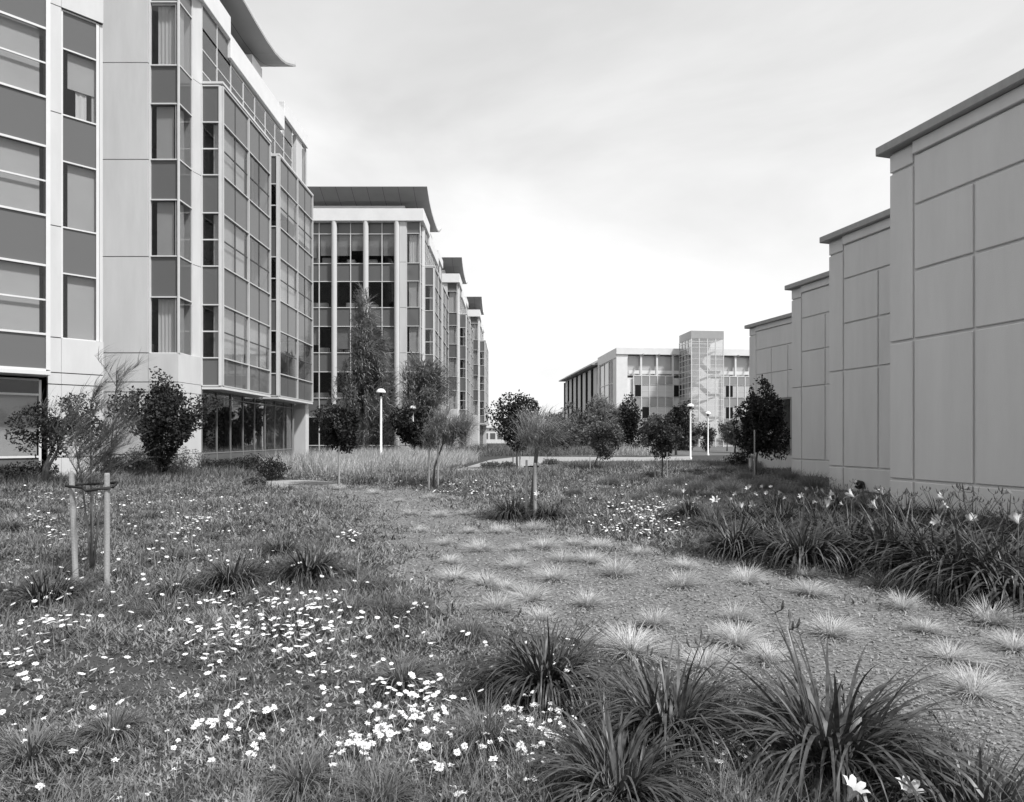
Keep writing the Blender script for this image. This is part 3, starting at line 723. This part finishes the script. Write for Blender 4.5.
# single large blooms low in front of the largest clump
for (u, v, z, k, l) in ((848,788,.1,1,'half open white trumpet bloom at the bottom edge in front of the largest clump'),(905,788,.1,1,'half open white trumpet bloom at the bottom edge, right of a similar bloom'),(851,725,.25,2,'closed white lily bud standing inside the largest clump')):
    Y = 2.55 if k < 2 else 2.9; X = PX(u, Y); zt = PZ(v, Y); o = empty('lily_bloom', (X, Y, gz(X,Y))); tag(o, l, 'flower')
    st = MB(); st.tube([(0,.03,-.02),(0,.01,zt*.6),(0,0,zt-gz(X,Y)-.05)], [.007,.006,.005], 6); st.build('stalk', M['lily_mid'], o)
    fl = link('flower', TR[k], None, o, (0,0,zt-gz(X,Y)-.05)); fl.rotation_euler = (.35, .15 if u < 870 else -.1, .4); fl.scale = (.75,.75,.9) if k < 2 else (1.0,1.0,1.0)

# --- blond tufts on the mulch
def tuft_mesh(seed, n=480):
    global rng; keep = rng; rng = np.random.default_rng(seed)
    a = U(0,6.283,n); r = np.sqrt(U(0,1,n))*.05
    v, q = strips(np.stack([r*np.cos(a), r*np.sin(a), np.full(n,-.01)],1), a+rng.normal(0,.6,n), U(.25,1.4,n), U(.12,.30,n), U(.003,.006,n), U(.3,1.7,n), 4, wind=.14)
    rng = keep; me = mesh_np('grass_tuft', v, q); me.materials.append(M['tuft']); return me
TM = [tuft_mesh(i) for i in range(20,25)]
TF = [(617,576,1.0,'bushy blond tuft alone in the middle of the mulch clearing'),(683,568,.95,'blond tuft just behind its twin in the middle of the mulch'),(682,587,.95,'blond tuft just in front of its twin in the middle of the mulch'),(746,583,1.1,'upright blond tuft below the left end of the lily bed'),
 (805,576,1.1,'tall blond tuft at the foot of the second front row lily'),(811,595,.9,'low bright tuft in front of the tall one below the lily bed'),(887,586,1.0,'blond tuft under the third front row lily'),(903,609,.95,'blond tuft on bare mulch, in front of the third lily'),
 (990,602,1.0,'blond tuft in shade at the right end of the lily bed'),(991,624,1.0,'shaded tuft in front of another at the right end of the bed'),(926,632,.8,'blond tuft two steps in front of the third lily'),(950,660,.8,'flat open tuft on the mulch towards the right edge'),
 (975,694,.8,'sprawling blond tuft right of the largest dark clump'),(735,620,.8,'blond tuft above another in the open mulch behind the largest clump'),(737,644,.95,'bright blond tuft behind the broad strappy clump'),(832,636,.8,'blond tuft standing alone behind the largest clump'),
 (655,625,.85,'blond tuft behind the broad strappy clump, towards the centre'),(587,606,.8,'blond tuft left of centre on the mulch'),(632,652,1.05,'bright blond tuft between the two foreground lily clumps'),(705,668,.95,'blond tuft half hidden behind the broad strappy clump'),
 (768,662,.7,'small blond tuft peeping out behind the largest clump'),(1015,650,.8,'blond tuft at the right edge of the picture'),(868,573,.8,'blond tuft half under the front row lily leaves')]
for u, v, s, l in TF:
    X, Y = G(u, v); o = link('grass_tuft', random.choice(TM), None, None, (X, Y, .006)); s *= random.uniform(.9,1.15); o.scale = (s*random.uniform(1.1,1.45), s*random.uniform(1.1,1.4), s*random.uniform(.7,1.05)); o.rotation_euler = (random.uniform(-.1,.1), random.uniform(-.1,.15), random.uniform(-.9,.9)); tag(o, l, 'grass tuft', 'blond tufts on the mulch clearing')
for u, v in [(485,585),(555,580),(497,610),(528,601),(480,551),(520,551),(470,533),(440,517),(500,533),(545,548),(562,562),(450,563),(515,568),(590,563),(400,502),(430,499),(375,494),(465,515),(420,532),(495,517),(535,530),(575,545),(445,545),(410,515),(340,490),(600,548),(640,555),(505,590),(540,620),(455,580)]:
    X, Y = G(u, v); o = link('grass_tuft', random.choice(TM), None, None, (X, Y, .006)); s = random.uniform(.65,1.05); o.scale = (s*1.3, s*1.3, s*.8); o.rotation_euler.z = random.uniform(0,6.28)
    tag(o, 'small faded tuft on the far half of the mulch clearing', 'grass tuft', 'faded tufts on the far mulch')

# --- feathery mounds near the hall
def mound_mesh(seed, n=900):
    global rng; keep = rng; rng = np.random.default_rng(seed)
    a = U(0,6.283,n); r = np.sqrt(U(0,1,n))*.14
    v, q = strips(np.stack([r*np.cos(a), r*np.sin(a), np.zeros(n)],1), a+rng.normal(0,.5,n), U(.35,1.5,n), U(.35,.62,n), U(.004,.010,n), U(.1,.9,n), 3)
    rng = keep; me = mesh_np('feather_grass', v, q); me.materials.append(M['fuzz']); return me
MM = [mound_mesh(i) for i in range(40,43)]
for u, v, s in [(700,494,1.5),(728,497,1.7),(765,492,1.5),(790,498,1.6),(812,494,1.7),(745,483,1.3),(715,483,1.3),(690,482,1.2),(672,487,1.2),(825,500,1.5),(652,480,1.1),(635,484,1.0),(610,487,1.1),(662,500,1.1),(790,484,1.4),(775,478,1.4),(640,508,1.0),(575,500,1.0),(690,505,1.3),(700,472,1.4),(725,474,1.4),(600,475,1.2)]:
    X, Y = G(u, v); o = link('feather_grass', random.choice(MM), None, None, (X, Y, gz(X,Y)-.02)); s *= random.uniform(.65,.95); o.scale = (s, s, s*random.uniform(.6,.9)); o.rotation_euler.z = random.uniform(0,6.28)
    tag(o, 'soft feathery grass mound between the lilies and the path', 'grass mound', 'feathery grass mounds')

# --- tall pale grass towards the buildings
def tall_grass(name, P, n, ln, wd, label, mat):
    P = uvpoly(P); x0, y0 = P.min(0); x1, y1 = P.max(0)
    x, y = rng.uniform(x0,x1,n*4), rng.uniform(y0,y1,n*4); ok = in_poly(P, x, y); x, y = x[ok][:n], y[ok][:n]; n = len(x)
    hh = .75+.35*np.clip(bump(x*.7, y*.7), -1, 1)
    v, q = strips(np.stack([x,y,np.zeros(n)],1), U(0,6.283,n), U(.9,1.5,n), U(.7,1.1,n)*ln*hh, U(.6,1.2,n)*wd, U(.2,1.3,n), 3, wind=.12)
    tag(link(name, mesh_np(name, v, q), mat), label, 'grass', kind='stuff')
tall_grass('tall_grass', [(262,470),(300,463),(380,461),(462,460),(480,461),(462,466),(430,474),(380,477),(330,478),(270,477)], 15000, 1.1, .022, 'tall pale grass in front of the second office block', M['pale_grass'])
tall_grass('meadow_grass', [(440,453),(600,451),(615,455.5),(490,456.5),(455,460),(440,460)], 9000, 1.3, .05, 'meadow grass beyond the middle path', M['fuzz'])
tall_grass('reeds', [(596,452),(652,452),(655,456.2),(600,456.2)], 2600, 1.7, .05, 'pale upright reeds in front of the far office', M['pale_grass'])
tall_grass('verge_grass', [(560,466),(700,464.5),(760,467),(760,476),(700,474),(560,471)], 12000, .5, .03, 'tufted grass strip along the front of the path', M['fuzz'])
tall_grass('bed_grass', [(340,481),(440,480),(520,476),(560,474),(560,480),(450,484),(345,485.5)], 9000, .45, .025, 'short dark grass edging the far end of the mulch', M['cover'])
tall_grass('verge_grass', [(0,480),(120,478),(240,476),(262,480),(150,487),(20,497),(-40,500),(-40,486)], 9000, .55, .025, 'grass strip between the left path and the office shrubs', M['fuzz'])

# --- white daisies
def daisy_mesh(seed):
    r = random.Random(seed); m = MB(); k = 13; rad = .029
    for j in range(k):
        a = 2*math.pi*j/k+r.uniform(-.08,.08); w = .0062; ca, sa = math.cos(a), math.sin(a); b = len(m.v); up = r.uniform(-.002,.008)
        for rr, ww, z in ((.006,.5,.0),(.018,1,.003+up*.4),(rad*r.uniform(.9,1.05),.55,.001+up)): m.v += [(ca*rr+sa*w*ww, sa*rr-ca*w*ww, z), (ca*rr-sa*w*ww, sa*rr+ca*w*ww, z)]
        m.f4 += [(b,b+1,b+3,b+2),(b+2,b+3,b+5,b+4)]
    m.tube([(0,0,-.1),(.004,.002,-.05),(0,0,-.001)], .0016, 4)
    me = bpy.data.meshes.new('daisy'); me.from_pydata(m.v, [], m.f4+m.fn); me.update(); me.materials.append(M['petal']); return me
DM = [daisy_mesh(i) for i in range(5)]
m = MB(); m.lathe([(.0001,.006),(.004,.0055),(.0065,.003),(.007,.0)], 8); cen = bpy.data.meshes.new('flower_centre'); cen.from_pydata(m.v, [], m.f4); cen.update(); cen.materials.append(M['centre'])
PT = [(245,652,78,20,90,'white daisy in the dense drift below the sapling stakes'),(395,720,72,52,110,'white daisy in the broad drift between the grassy clumps'),(515,752,55,46,80,'white daisy in front of the dark arching lily clump'),
      (300,618,85,26,90,'white daisy in the drift left of the mulch rim'),(40,640,50,30,50,'white daisy at the left edge below the dark clump'),(200,607,60,13,30,'white daisy around the wide arching clump by the stakes'),
      (235,735,50,34,26,'white daisy in the loose group low on the left'),(572,690,18,28,20,'white daisy at the right foot of the dark arching clump'),(715,775,62,16,22,'white daisy below the largest lily clump'),(20,680,26,14,14,'white daisy near the left edge of the carpet'),
      (455,620,40,16,18,'white daisy by the mulch rim behind the grassy clump'),(190,535,26,9,50,'tiny white daisy left of the staked sapling rim'),(355,541,26,7,60,'tiny white daisy at the far mulch rim'),(40,536,26,10,34,'tiny white daisy left of the stakes'),(60,507,34,8,36,'tiny white daisy behind the stakes'),
      (650,532,52,13,240,'tiny white flower in the dense patch left of the lily bed'),(452,497,40,9,170,'tiny white flower beside the far mulch'),(150,560,140,50,150,'stray white daisy in the left carpet'),(250,690,240,90,140,'stray white daisy in the near carpet'),(600,505,90,14,70,'stray white flower in the middle carpet'),(160,515,120,16,60,'stray white daisy far on the left')]
dl = []
for pi, (pu, pv, ru, rv, n, lab) in enumerate(PT):
    n = int(n*1.35)
    c_ = [(rng.normal(0,.5), rng.normal(0,.5)) for _ in range(max(3, n//4))]
    for i in range(n):
        cu, cv = c_[i % len(c_)] if pi not in (17,18,19,20) else (rng.uniform(-1,1), rng.uniform(-1,1))
        u, v = pu+ru*(cu+rng.normal(0,.22)), pv+rv*(cv+rng.normal(0,.22))
        if v < 470 or v > 815: continue
        X, Y = G(u, v); dl.append((Y, X, lab))
dl = [d for d, ok in zip(dl, plantable(np.array([d[1] for d in dl]), np.array([d[0] for d in dl]))) if ok]
dl.sort()
hts = gh(np.array([d[1] for d in dl]), np.array([d[0] for d in dl]))
for i, ((Y, X, lab), h) in enumerate(zip(dl[:300], hts)):
    o = link('daisy', random.choice(DM), None, None, (X, Y, h+random.uniform(.055,.10))); s = random.choice((.45,.5,.6,.65,.7,.75,.8)); o.scale = (s,s,1); o.rotation_euler = (random.gauss(.05,.3), random.gauss(0,.3), random.uniform(0,6.28))
    tag(o, lab, 'daisy', lab.replace('white daisy', 'white daisies'))
    if i < 140: link('flower_centre', cen, None, o)
pts = []
for (Y, X, lab), h in zip(dl[300:], hts[300:]):
    k = 14; a = np.arange(k)*2*math.pi/k; r = random.uniform(.015,.026)*(max(Y,5)/5)**.2*np.where(np.arange(k)%2, .72, 1.0); tx, ty = random.uniform(-.4,.4), random.uniform(-.4,.4); z = h+random.uniform(.09,.15)*(Y/5)**.2
    pts.append(np.stack([X+r*np.cos(a), Y+r*np.sin(a), z+r*(np.cos(a)*tx+np.sin(a)*ty)],1))
V7 = np.concatenate(pts); tag(link('small_daisies', mesh_np('small_daisies', V7, np.arange(len(V7)).reshape(-1,14)), M['petal']), 'countless small white daisies farther back in the carpet', 'daisies', kind='stuff')
print('daisies', len(dl))

# ---------------------------------------------------------------- trees and shrubs
def leaves(pts, size, flat=.4):
    n = len(pts); d = rng.normal(0,1,(n,3)); d[:,2] -= .2; d /= np.linalg.norm(d,axis=1)[:,None]
    up = rng.normal(0,1,(n,3))+np.array([0,0,flat*2]); s = np.cross(d, up); s /= np.linalg.norm(s,axis=1)[:,None]+1e-9
    L = size*U(.6,1.25,n)[:,None]; w = L*.27
    V = np.stack([pts, pts+d*L*.5+s*w, pts+d*L, pts+d*L*.5-s*w],1).reshape(-1,3)
    return V, np.arange(n*4).reshape(-1,4)
def crown_pts(c, rad, n, seed, gap=.0, fr=2.2, pear=0):
    r_ = np.random.default_rng(seed); K = r_.normal(0,1,(9,3)); ph = r_.uniform(0,6.28,9)
    P = r_.normal(0,1,(n*5,3)); P /= np.linalg.norm(P,axis=1)[:,None]
    out = sum(np.sin(P@K[i]*2.6+ph[i]) for i in range(9))/9
    t = r_.uniform(0,1,len(P))**(1/2.2); P = P*(t*(1+.85*out))[:,None]
    if pear: w = 1+pear*P[:,2]; P[:,0] *= w; P[:,1] *= w
    q = sum(np.sin(P@K[i]*fr*2+ph[i]*2) for i in range(9))/9
    P = P[q > gap-.12][:n]
    return P*np.array(rad)+np.array(c)
tree_n = [0]
def tree(name, label, X, Y, zc, rad, n, size, mat='leaf_dark', bark='bark', tr=.04, lean=(0,0), group=None, gap=0, pear=0, wisp=0, cat='tree', z0=None, stems=1, spread=.0, limbs=7):
    tree_n[0] += 1; sd = 100+tree_n[0]; r_ = random.Random(sd)
    o = empty(name, (X, Y, gz(X,Y) if z0 is None else z0)); tag(o, label, cat, group)
    c = np.array([lean[0], lean[1], zc]); P = crown_pts(c, rad, n, sd, gap, pear=pear)
    tb = MB(); zb = max(zc-rad[2]*.75, .15)
    for s in range(stems):
        ox = (s-(stems-1)/2)*spread
        fork = np.array([lean[0]*.6+ox*.6, lean[1]*.6, zb]); tb.tube([(ox*.15,0,-.05),(lean[0]*.15+ox*.4+r_.uniform(-.03,.03),r_.uniform(-.03,.03),zb*.5),tuple(fork),tuple(c*np.array([1,1,1])+np.array([ox,0,rad[2]*.3]))], [tr*1.25,tr,tr*.8,tr*.3], 8)
        for i in range(limbs):
            e = P[r_.randrange(len(P))]; st = fork+(c-fork)*r_.uniform(0,.7); tb.tube([tuple(st), tuple((st+e)/2+np.array([0,0,.08*rad[2]])), tuple(e)], [tr*.5,tr*.3,tr*.12], 5, False)
    tb.build('trunk', M[bark], o, smooth=True)
    if wisp:
        k = len(P); hd = np.arctan2(P[:,1]-c[1], P[:,0]-c[0])
        v, q = strips(P, hd+rng.normal(0,.7,k), U(-.2,1.2,k), U(.5,1.3,k)*wisp, U(.6,1.2,k)*size, U(.2,1.7,k), 3, wind=.22)
    else: v, q = leaves(P, size)
    link('crown', mesh_np('crown', v, q), M[mat], o)
    return o
def T(u, vb): return G(u, vb)
def crown_px(Y, v0, v1): return (PZ(v0,Y)+PZ(v1,Y))/2, (PZ(v0,Y)-PZ(v1,Y))/2
def tree_px(name, label, ub, Y, u0, u1, v0, v1, n, size, **k):
    X = PX(ub, Y); zc, rz = crown_px(Y, v0, v1); rx = (u1-u0)/2/F*Y; cx = PX((u0+u1)/2, Y)
    return tree(name, label, X, Y, zc, (rx, rx*.95, rz), n, size, lean=(cx-X, 0), **k)
tree_px('small_tree', 'dark gnarled small tree against the angled office wing, behind the sapling', 44, 19.0, 24, 100, 400, 462, 5200, .10, stems=2, spread=.3, gap=.08, tr=.05)
tree_px('small_tree', 'dark leafy tree with ragged upright crown before the pale office corner wall', 158, 23.6, 128, 202, 384, 462, 13000, .13, pear=.45, tr=.04)
tree_px('small_tree', 'spindly leader shoots rising through the dark leafy tree by the office corner', 160, 23.7, 148, 178, 374, 420, 900, .13, tr=.02)
tree_px('small_tree', 'dark round-headed young tree on a single pale stake, left of the lamp', 338, 21.3, 313, 366, 396, 454, 8500, .11, tr=.025, gap=.05)
tree_px('feathery_tree', 'tallest grey feathery tree with pale trunk in front of the second office block', 366, 47.5, 343, 391, 312, 452, 14000, .085, wisp=.85, mat='leaf_wisp', bark='bark_pale', tr=.16, gap=.05, pear=-.35, limbs=14)
tree_px('small_tree', 'dark spreading tree half hiding a lamp beside the second office block', 414, 45.0, 394, 440, 403, 451, 7000, .22, tr=.06, gap=.05)
tree_px('feathery_tree', 'grey feathery tree rising behind the dark spreading tree at the office corner', 430, 50.0, 403, 446, 362, 436, 9500, .085, wisp=.75, mat='leaf_wisp', bark='bark_pale', tr=.13, limbs=12)
tree_px('feathery_tree', 'drooping pale feathery young tree held by two stakes right of the lamp', 433, 20.0, 424, 472, 410, 452, 4200, .018, wisp=.42, mat='leaf_wisp', tr=.03, limbs=10)
tree_px('small_tree', 'dark bushy tree left of the central staked tree, at the path edge', 517, 32.5, 496, 540, 398, 450, 6500, .16, tr=.05, gap=.06)
tree_px('small_tree', 'round dense tree on a leaning stem, right of the central staked tree', 594, 30.0, 587, 621, 420, 458, 6500, .12, gap=.05, mat='leaf_mid', tr=.035)
tree_px('small_tree', 'round dark tree on pale stakes in front of the far office', 662, 23.4, 645, 679, 424, 458, 6500, .10, tr=.03, mat='leaf_mid2', gap=.05)
tree_px('small_tree', 'large dark leafy tree beside the last bay of the grey hall', 755, 26.3, 734, 784, 392, 464, 15000, .13, tr=.05)
tree_px('cypress', 'dark upright tree in front of the far office, left one of two', 631, 62, 621, 642, 400, 449, 4000, .25, tr=.1, mat='leaf_dark')
tree_px('cypress', 'dark upright tree in front of the far office, right behind the round dark tree', 676, 58, 660, 692, 402, 449, 4500, .25, tr=.1, mat='leaf_dark')
tree_px('small_tree', 'little dark tree shaped like an upturned cone before the stair tower', 706, 72, 696, 716, 422, 447, 1800, .22, tr=.07, pear=.5)
tree_px('small_tree', 'little dark tree at the right foot of the stair tower', 727, 74, 720, 735, 422, 441, 1400, .22, tr=.07, pear=.5)
for i, (u, u0, u1, v0, Y, mt, l) in enumerate(((556,543,568,416,60,'leaf_dark','low dark tree at the left end of the thicket before the far office'),(575,558,592,405,66,'leaf_mid','broad mid-grey tree in the thicket below the finned side wall'),
      (598,580,616,401,72,'leaf_wisp','paler feathery tree at the centre of the thicket before the far office'),(616,602,632,402,74,'leaf_wisp','pale feathery tree at the right end of the thicket'),(652,640,668,416,70,'leaf_mid','bushy tree between the two dark upright trees'),(688,676,700,420,78,'leaf_mid','bushy tree between the right dark upright tree and a lamp'),(735,724,748,424,66,'leaf_wisp','feathery tree left of the large dark tree by the hall'))):
    tree_px('thicket_tree', l, u, Y, u0, u1, v0, 449, 6500, .34 if mt != 'leaf_wisp' else .16, tr=.1, mat=mt, wisp=.7 if mt == 'leaf_wisp' else 0, group='trees in front of the far office')
# central staked tree
X, Y = G(531, 520); o = tree('feathery_tree', 'central feathery young tree with windblown crown tied between two stakes', X, Y, 1.62, (.54,.46,.42), 2500, .009, mat='leaf_wisp', tr=.045, lean=(.18,0), gap=.12, wisp=.42, limbs=16)
# sapling on the left
o = empty('sapling', (PX(92,7.2), 7.2, gz(PX(92,7.2),7.2))); tag(o, 'bare twiggy sapling bending right between two stakes near the left edge', 'tree')
tb = MB(); tw = []
for (tx, ty, tz, r) in ((-.28,.05,1.75,.011),(-.02,0,1.95,.014),(.22,.1,2.2,.013),(.1,-.1,1.6,.010)):
    p0, p1, p2, p3 = np.array((0,0,-.03)), np.array((tx*.25,ty*.3,.6)), np.array((tx*.6,ty,1.15)), np.array((tx,ty,tz)); tb.tube([p0,p1,p2,p3], [r*1.3,r,r*.8,r*.3], 6)
    for i in range(16):
        t = rng.uniform(.3,1); b = p1+(p3-p1)*t; e = b+np.array([rng.normal(.12,.2), rng.normal(0,.18), rng.uniform(.1,.4)]); tb.tube([b,(b+e)/2+np.array([0,0,.03]),e], [.004,.003,.0012], 4, False)
        for k in range(60): tw.append(b+(e-b)*rng.uniform(.2,1))
tb.build('trunk', M['twig'], o, smooth=True)
tw = np.array(tw); n = len(tw); v, q = strips(tw, rng.normal(0.2,.9,n), U(.2,1.35,n), U(.08,.30,n), U(.003,.006,n), U(-.3,.9,n), 3, wind=.35)
link('crown', mesh_np('crown', v, q), M['twig'], o)
# stakes and ties
def stake(u, v, vt, r, label, Yo=0, group='wooden tree stakes', lean=0):
    X, Y = G(u, v); Y += Yo; h = PZ(vt, Y); m = MB(); z = gz(X,Y)
    m.tube([(0,0,-.1),(lean*.5,0,h*.5-z*.5),(lean,0,h-z-.015),(lean,0,h-z)], [r,r*.97,r*.94,r*.8], 10)
    ob = m.build('tree_stake', M['stake'], None, smooth=False, loc=(X,Y,z)); tag(ob, label, 'stake', group); return X, Y
s1 = stake(76,584,472,.030,'left stake of the pair holding the bare twiggy sapling',lean=-.05); s2 = stake(107,590,473,.028,'right stake of the pair holding the bare twiggy sapling')
stake(526.5,521,460,.022,'thin left stake of the central feathery tree'); stake(535,522,463,.034,'thick right stake of the central feathery tree')
stake(339,486,446,.028,'single pale stake of the dark round tree left of the lamp'); stake(429,489,449,.025,'left stake of the drooping feathery young tree'); stake(438,489,445,.028,'right stake of the drooping feathery young tree')
stake(513,468,446,.03,'left stake under the dark bushy tree at the path edge'); stake(520,468.5,446,.034,'right stake under the dark bushy tree at the path edge')
stake(667,482,452,.02,'pale stake of the round dark tree before the far office'); stake(655,481,452,.014,'thin left stake of the round dark tree before the far office'); stake(754.5,478,430,.03,'tall stake against the large dark tree by the hall')
stake(590,472,455,.02,'short stake by the round dense tree on a leaning stem')
m = MB(); za = PZ(487,7.0); cxa = (s1[0]+s2[0])/2; 
m.tube([(s1[0]-.08,s1[1]-.045,za+.02),(s1[0]+.12,s1[1]-.06,za-.0),(cxa,6.72,za-.02),(s2[0]-.05,s2[1]-.05,za+.01),(s2[0]+.045,s2[1]-.02,za+.02),(s2[0]+.03,s2[1]+.05,za+.02),(cxa,7.25,za+.03),(s1[0]-.02,s1[1]+.05,za+.03),(s1[0]-.09,s1[1],za+.03)], .015, 6)
tag(m.build('tree_tie', M['strap'], None, smooth=True), 'black rubber tie strapped round the two sapling stakes', 'tie')
X, Y = G(531, 520); m = MB(); zt = PZ(467, 12.2); m.tube([(X-.13,Y-.06,zt),(X+.02,Y-.07,zt+.01),(X+.14,Y-.06,zt),(X+.15,Y+.05,zt),(X,Y+.06,zt),(X-.13,Y+.03,zt),(X-.13,Y-.06,zt)], .012, 6); tag(m.build('tree_tie', M['strap'], None, smooth=True), 'black rubber tie round the central feathery tree', 'tie')

# shrubs
def shrub(u, v, w, h, label, mat='leaf_mid', n=1500, size=.09, group=None, Y=None):
    X, Y = G(u, v) if Y is None else (PX(u,Y), Y); z = h/2
    return tree('shrub', label, X, Y, z+.02, (w/2, w/2*.85, h/2), n, size, mat=mat, tr=.015, group=group, cat='shrub', limbs=5)
GS = 'shrubs along the office wall'
for u, v, w, h, l, mt in ((113,479,1.3,1.0,'leafy shrub behind the right sapling stake, against the pale wall','leaf_mid'),(138,478,1.6,1.25,'tallest grey-leaved shrub against the pale office wall','leaf_mid'),(180,477,1.5,1.1,'grey-leaved shrub right of the ragged dark tree','leaf_mid'),(198,475,1.2,.9,'shrub at the corner of the pale wall and the ground-floor glass','leaf_mid'),(75,481,1.2,.9,'dark shrub behind the left sapling stake','leaf_dark'),(95,482,1.0,.7,'dark low shrub between the two sapling stakes','leaf_dark'),
      (271,480.5,1.2,.95,'dark rounded bush standing alone by the left path','leaf_dark'),(740,470,1.3,.9,'dark low bush left of the large tree by the hall','leaf_dark'),(20,487,1.3,.6,'low dark shrub under the angled wing, nearest the frame edge','leaf_dark'),(38,486,1.3,.62,'low dark shrub under the angled wing, right of its twin','leaf_dark'),(2,489,1.3,.6,'low dark shrub cut by the left edge','leaf_dark'),
      (255,489,.7,.35,'small mound of grass-like shrub on the left path edge','leaf_mid'),(553,466,1.2,.38,'low shrub at the path right of the central tree','leaf_mid'),(490,470,1.1,.38,'low shrub at the near edge of the middle path','leaf_mid'),(507,470,1.0,.38,'rounded low shrub beside the stakes at the path edge','leaf_mid'),(478,455,2.5,1.1,'scrubby shrub beyond the path near the third office','leaf_mid')):
    shrub(u, v, w, h, l, mt, 1600, .09, GS)
for i in range(7):
    u = 208+i*8; Yw = 13.25*F/(U0-u)*.985+.3
    shrub(u, 0, 1.1, .65, 'low dark hedge plant along the ground-floor glass', 'leaf_dark', 900, .08, 'low hedge along the ground-floor glass', Y=F*12.6/(U0-u))

# ---------------------------------------------------------------- lamps, bollard
def lamp(u, Y, vt, label):
    X = PX(u, Y); h = PZ(vt, Y); o = empty('street_lamp', (X, Y, 0)); tag(o, label, 'street lamp', 'dome topped path lamps')
    m = MB(); m.lathe([(.11,0),(.11,.12),(.062,.16),(.055,h-.45),(.05,h-.42),(.0001,h-.42)], 14); m.build('pole', M['lamp'], o, smooth=True)
    m = MB(); m.lathe([(.075,h-.42),(.085,h-.30),(.07,h-.24),(.0001,h-.24)], 14); m.build('collar', M['black'], o, smooth=True)
    m = MB(); m.lathe([(.0001,h),(.12,h-.02),(.21,h-.09),(.26,h-.19),(.27,h-.235),(.25,h-.235),(.0001,h-.235)], 22); m.build('lamp_shade', M['lamp'], o, smooth=True)
lamp(381,34.5,388.5,'dome lamp on a white pole between the dark round tree and the office corner')
lamp(413,62*.78,405.5,'dome lamp half buried in the dark spreading tree'); lamp(690.5,47,403.5,'taller of the two dome lamps before the stair tower'); lamp(708,57,411.5,'shorter looking dome lamp right of its twin before the stair tower')
o = empty('bollard', (PX(751,27.5),27.5,0)); tag(o, 'short pale bollard left of the large dark tree trunk', 'bollard')
m = MB(); m.lathe([(.09,0),(.09,.72),(.0001,.72)], 12); m.build('post', M['conc'], o, smooth=True); m = MB(); m.lathe([(.10,.722),(.105,.80),(.06,.86),(.0001,.87)], 12); m.build('cap', M['frame'], o, smooth=True)

# ---------------------------------------------------------------- camera, sky, sun
cam = bpy.data.cameras.new('camera'); co = bpy.data.objects.new('camera', cam); C.objects.link(co); co.location = (0,0,H); co.rotation_euler = (R(90),0,0)
cam.sensor_width = 36; cam.lens = 36*F/1024; cam.shift_y = (V0-401)/1024; cam.clip_end = 9000; cam.clip_start = .05
sc_ = bpy.context.scene; sc_.camera = co
w = bpy.data.worlds.new('World'); sc_.world = w; w.use_nodes = True; nt = w.node_tree; nt.nodes.clear()
EL, AZ = R(56), R(128)                                      # sun: high, from the right and a little behind the viewer (azimuth from +Y clockwise)
sky = N(nt, 'ShaderNodeTexSky', sky_type='NISHITA', sun_disc=False, sun_elevation=EL, sun_rotation=AZ, dust_density=3.0)
bw = N(nt, 'ShaderNodeRGBToBW'); nt.links.new(sky.outputs[0], bw.inputs[0])
tc = N(nt, 'ShaderNodeTexCoord'); mp = N(nt, 'ShaderNodeMapping'); mp.inputs['Scale'].default_value = (1.0,1.0,2.6); mp.inputs['Rotation'].default_value = (0,.25,.4); nt.links.new(tc.outputs['Generated'], mp.inputs[0])
cn = N(nt, 'ShaderNodeTexNoise', Scale=1.7, Detail=7.0, Roughness=.52, Distortion=.4); nt.links.new(mp.outputs[0], cn.inputs['Vector'])
# veil of high cloud: brighter towards the horizon, thinner overhead
sx = N(nt, 'ShaderNodeSeparateXYZ'); nt.links.new(tc.outputs['Generated'], sx.inputs[0])
hr = nt.nodes.new('ShaderNodeMapRange'); hr.inputs['From Min'].default_value = 0; hr.inputs['From Max'].default_value = .75; hr.inputs['To Min'].default_value = 8.2; hr.inputs['To Max'].default_value = 5.6; nt.links.new(sx.outputs['Z'], hr.inputs[0])
cr = ramp(nt, cn.outputs[0], .80, 1.10, .34, .66); ml = N(nt, 'ShaderNodeMath', operation='MULTIPLY'); nt.links.new(hr.outputs[0], ml.inputs[0]); nt.links.new(cr.outputs[0], ml.inputs[1])
mx = N(nt, 'ShaderNodeMix', data_type='FLOAT'); mx.inputs[0].default_value = .85; nt.links.new(bw.outputs[0], mx.inputs[2]); nt.links.new(ml.outputs[0], mx.inputs[3])
bg = N(nt, 'ShaderNodeBackground', Strength=.1); nt.links.new(mx.outputs[0], bg.inputs[0]); wo = N(nt, 'ShaderNodeOutputWorld'); nt.links.new(bg.outputs[0], wo.inputs[0])
sl = bpy.data.lights.new('sun', 'SUN'); so = bpy.data.objects.new('sun', sl); C.objects.link(so); sl.energy = 3.4; sl.angle = R(5)
from mathutils import Vector
dv = Vector((math.sin(AZ)*math.cos(EL), math.cos(AZ)*math.cos(EL), math.sin(EL))); so.rotation_euler = dv.to_track_quat('Z','Y').to_euler()
vs = sc_.view_settings; vs.view_transform = 'Standard'; vs.look = 'None'; vs.exposure = 0.56; vs.gamma = 1; vs.use_curve_mapping = False
sc_.cycles.max_bounces = 6; sc_.cycles.transparent_max_bounces = 12; sc_.cycles.caustics_reflective = False; sc_.cycles.caustics_refractive = False
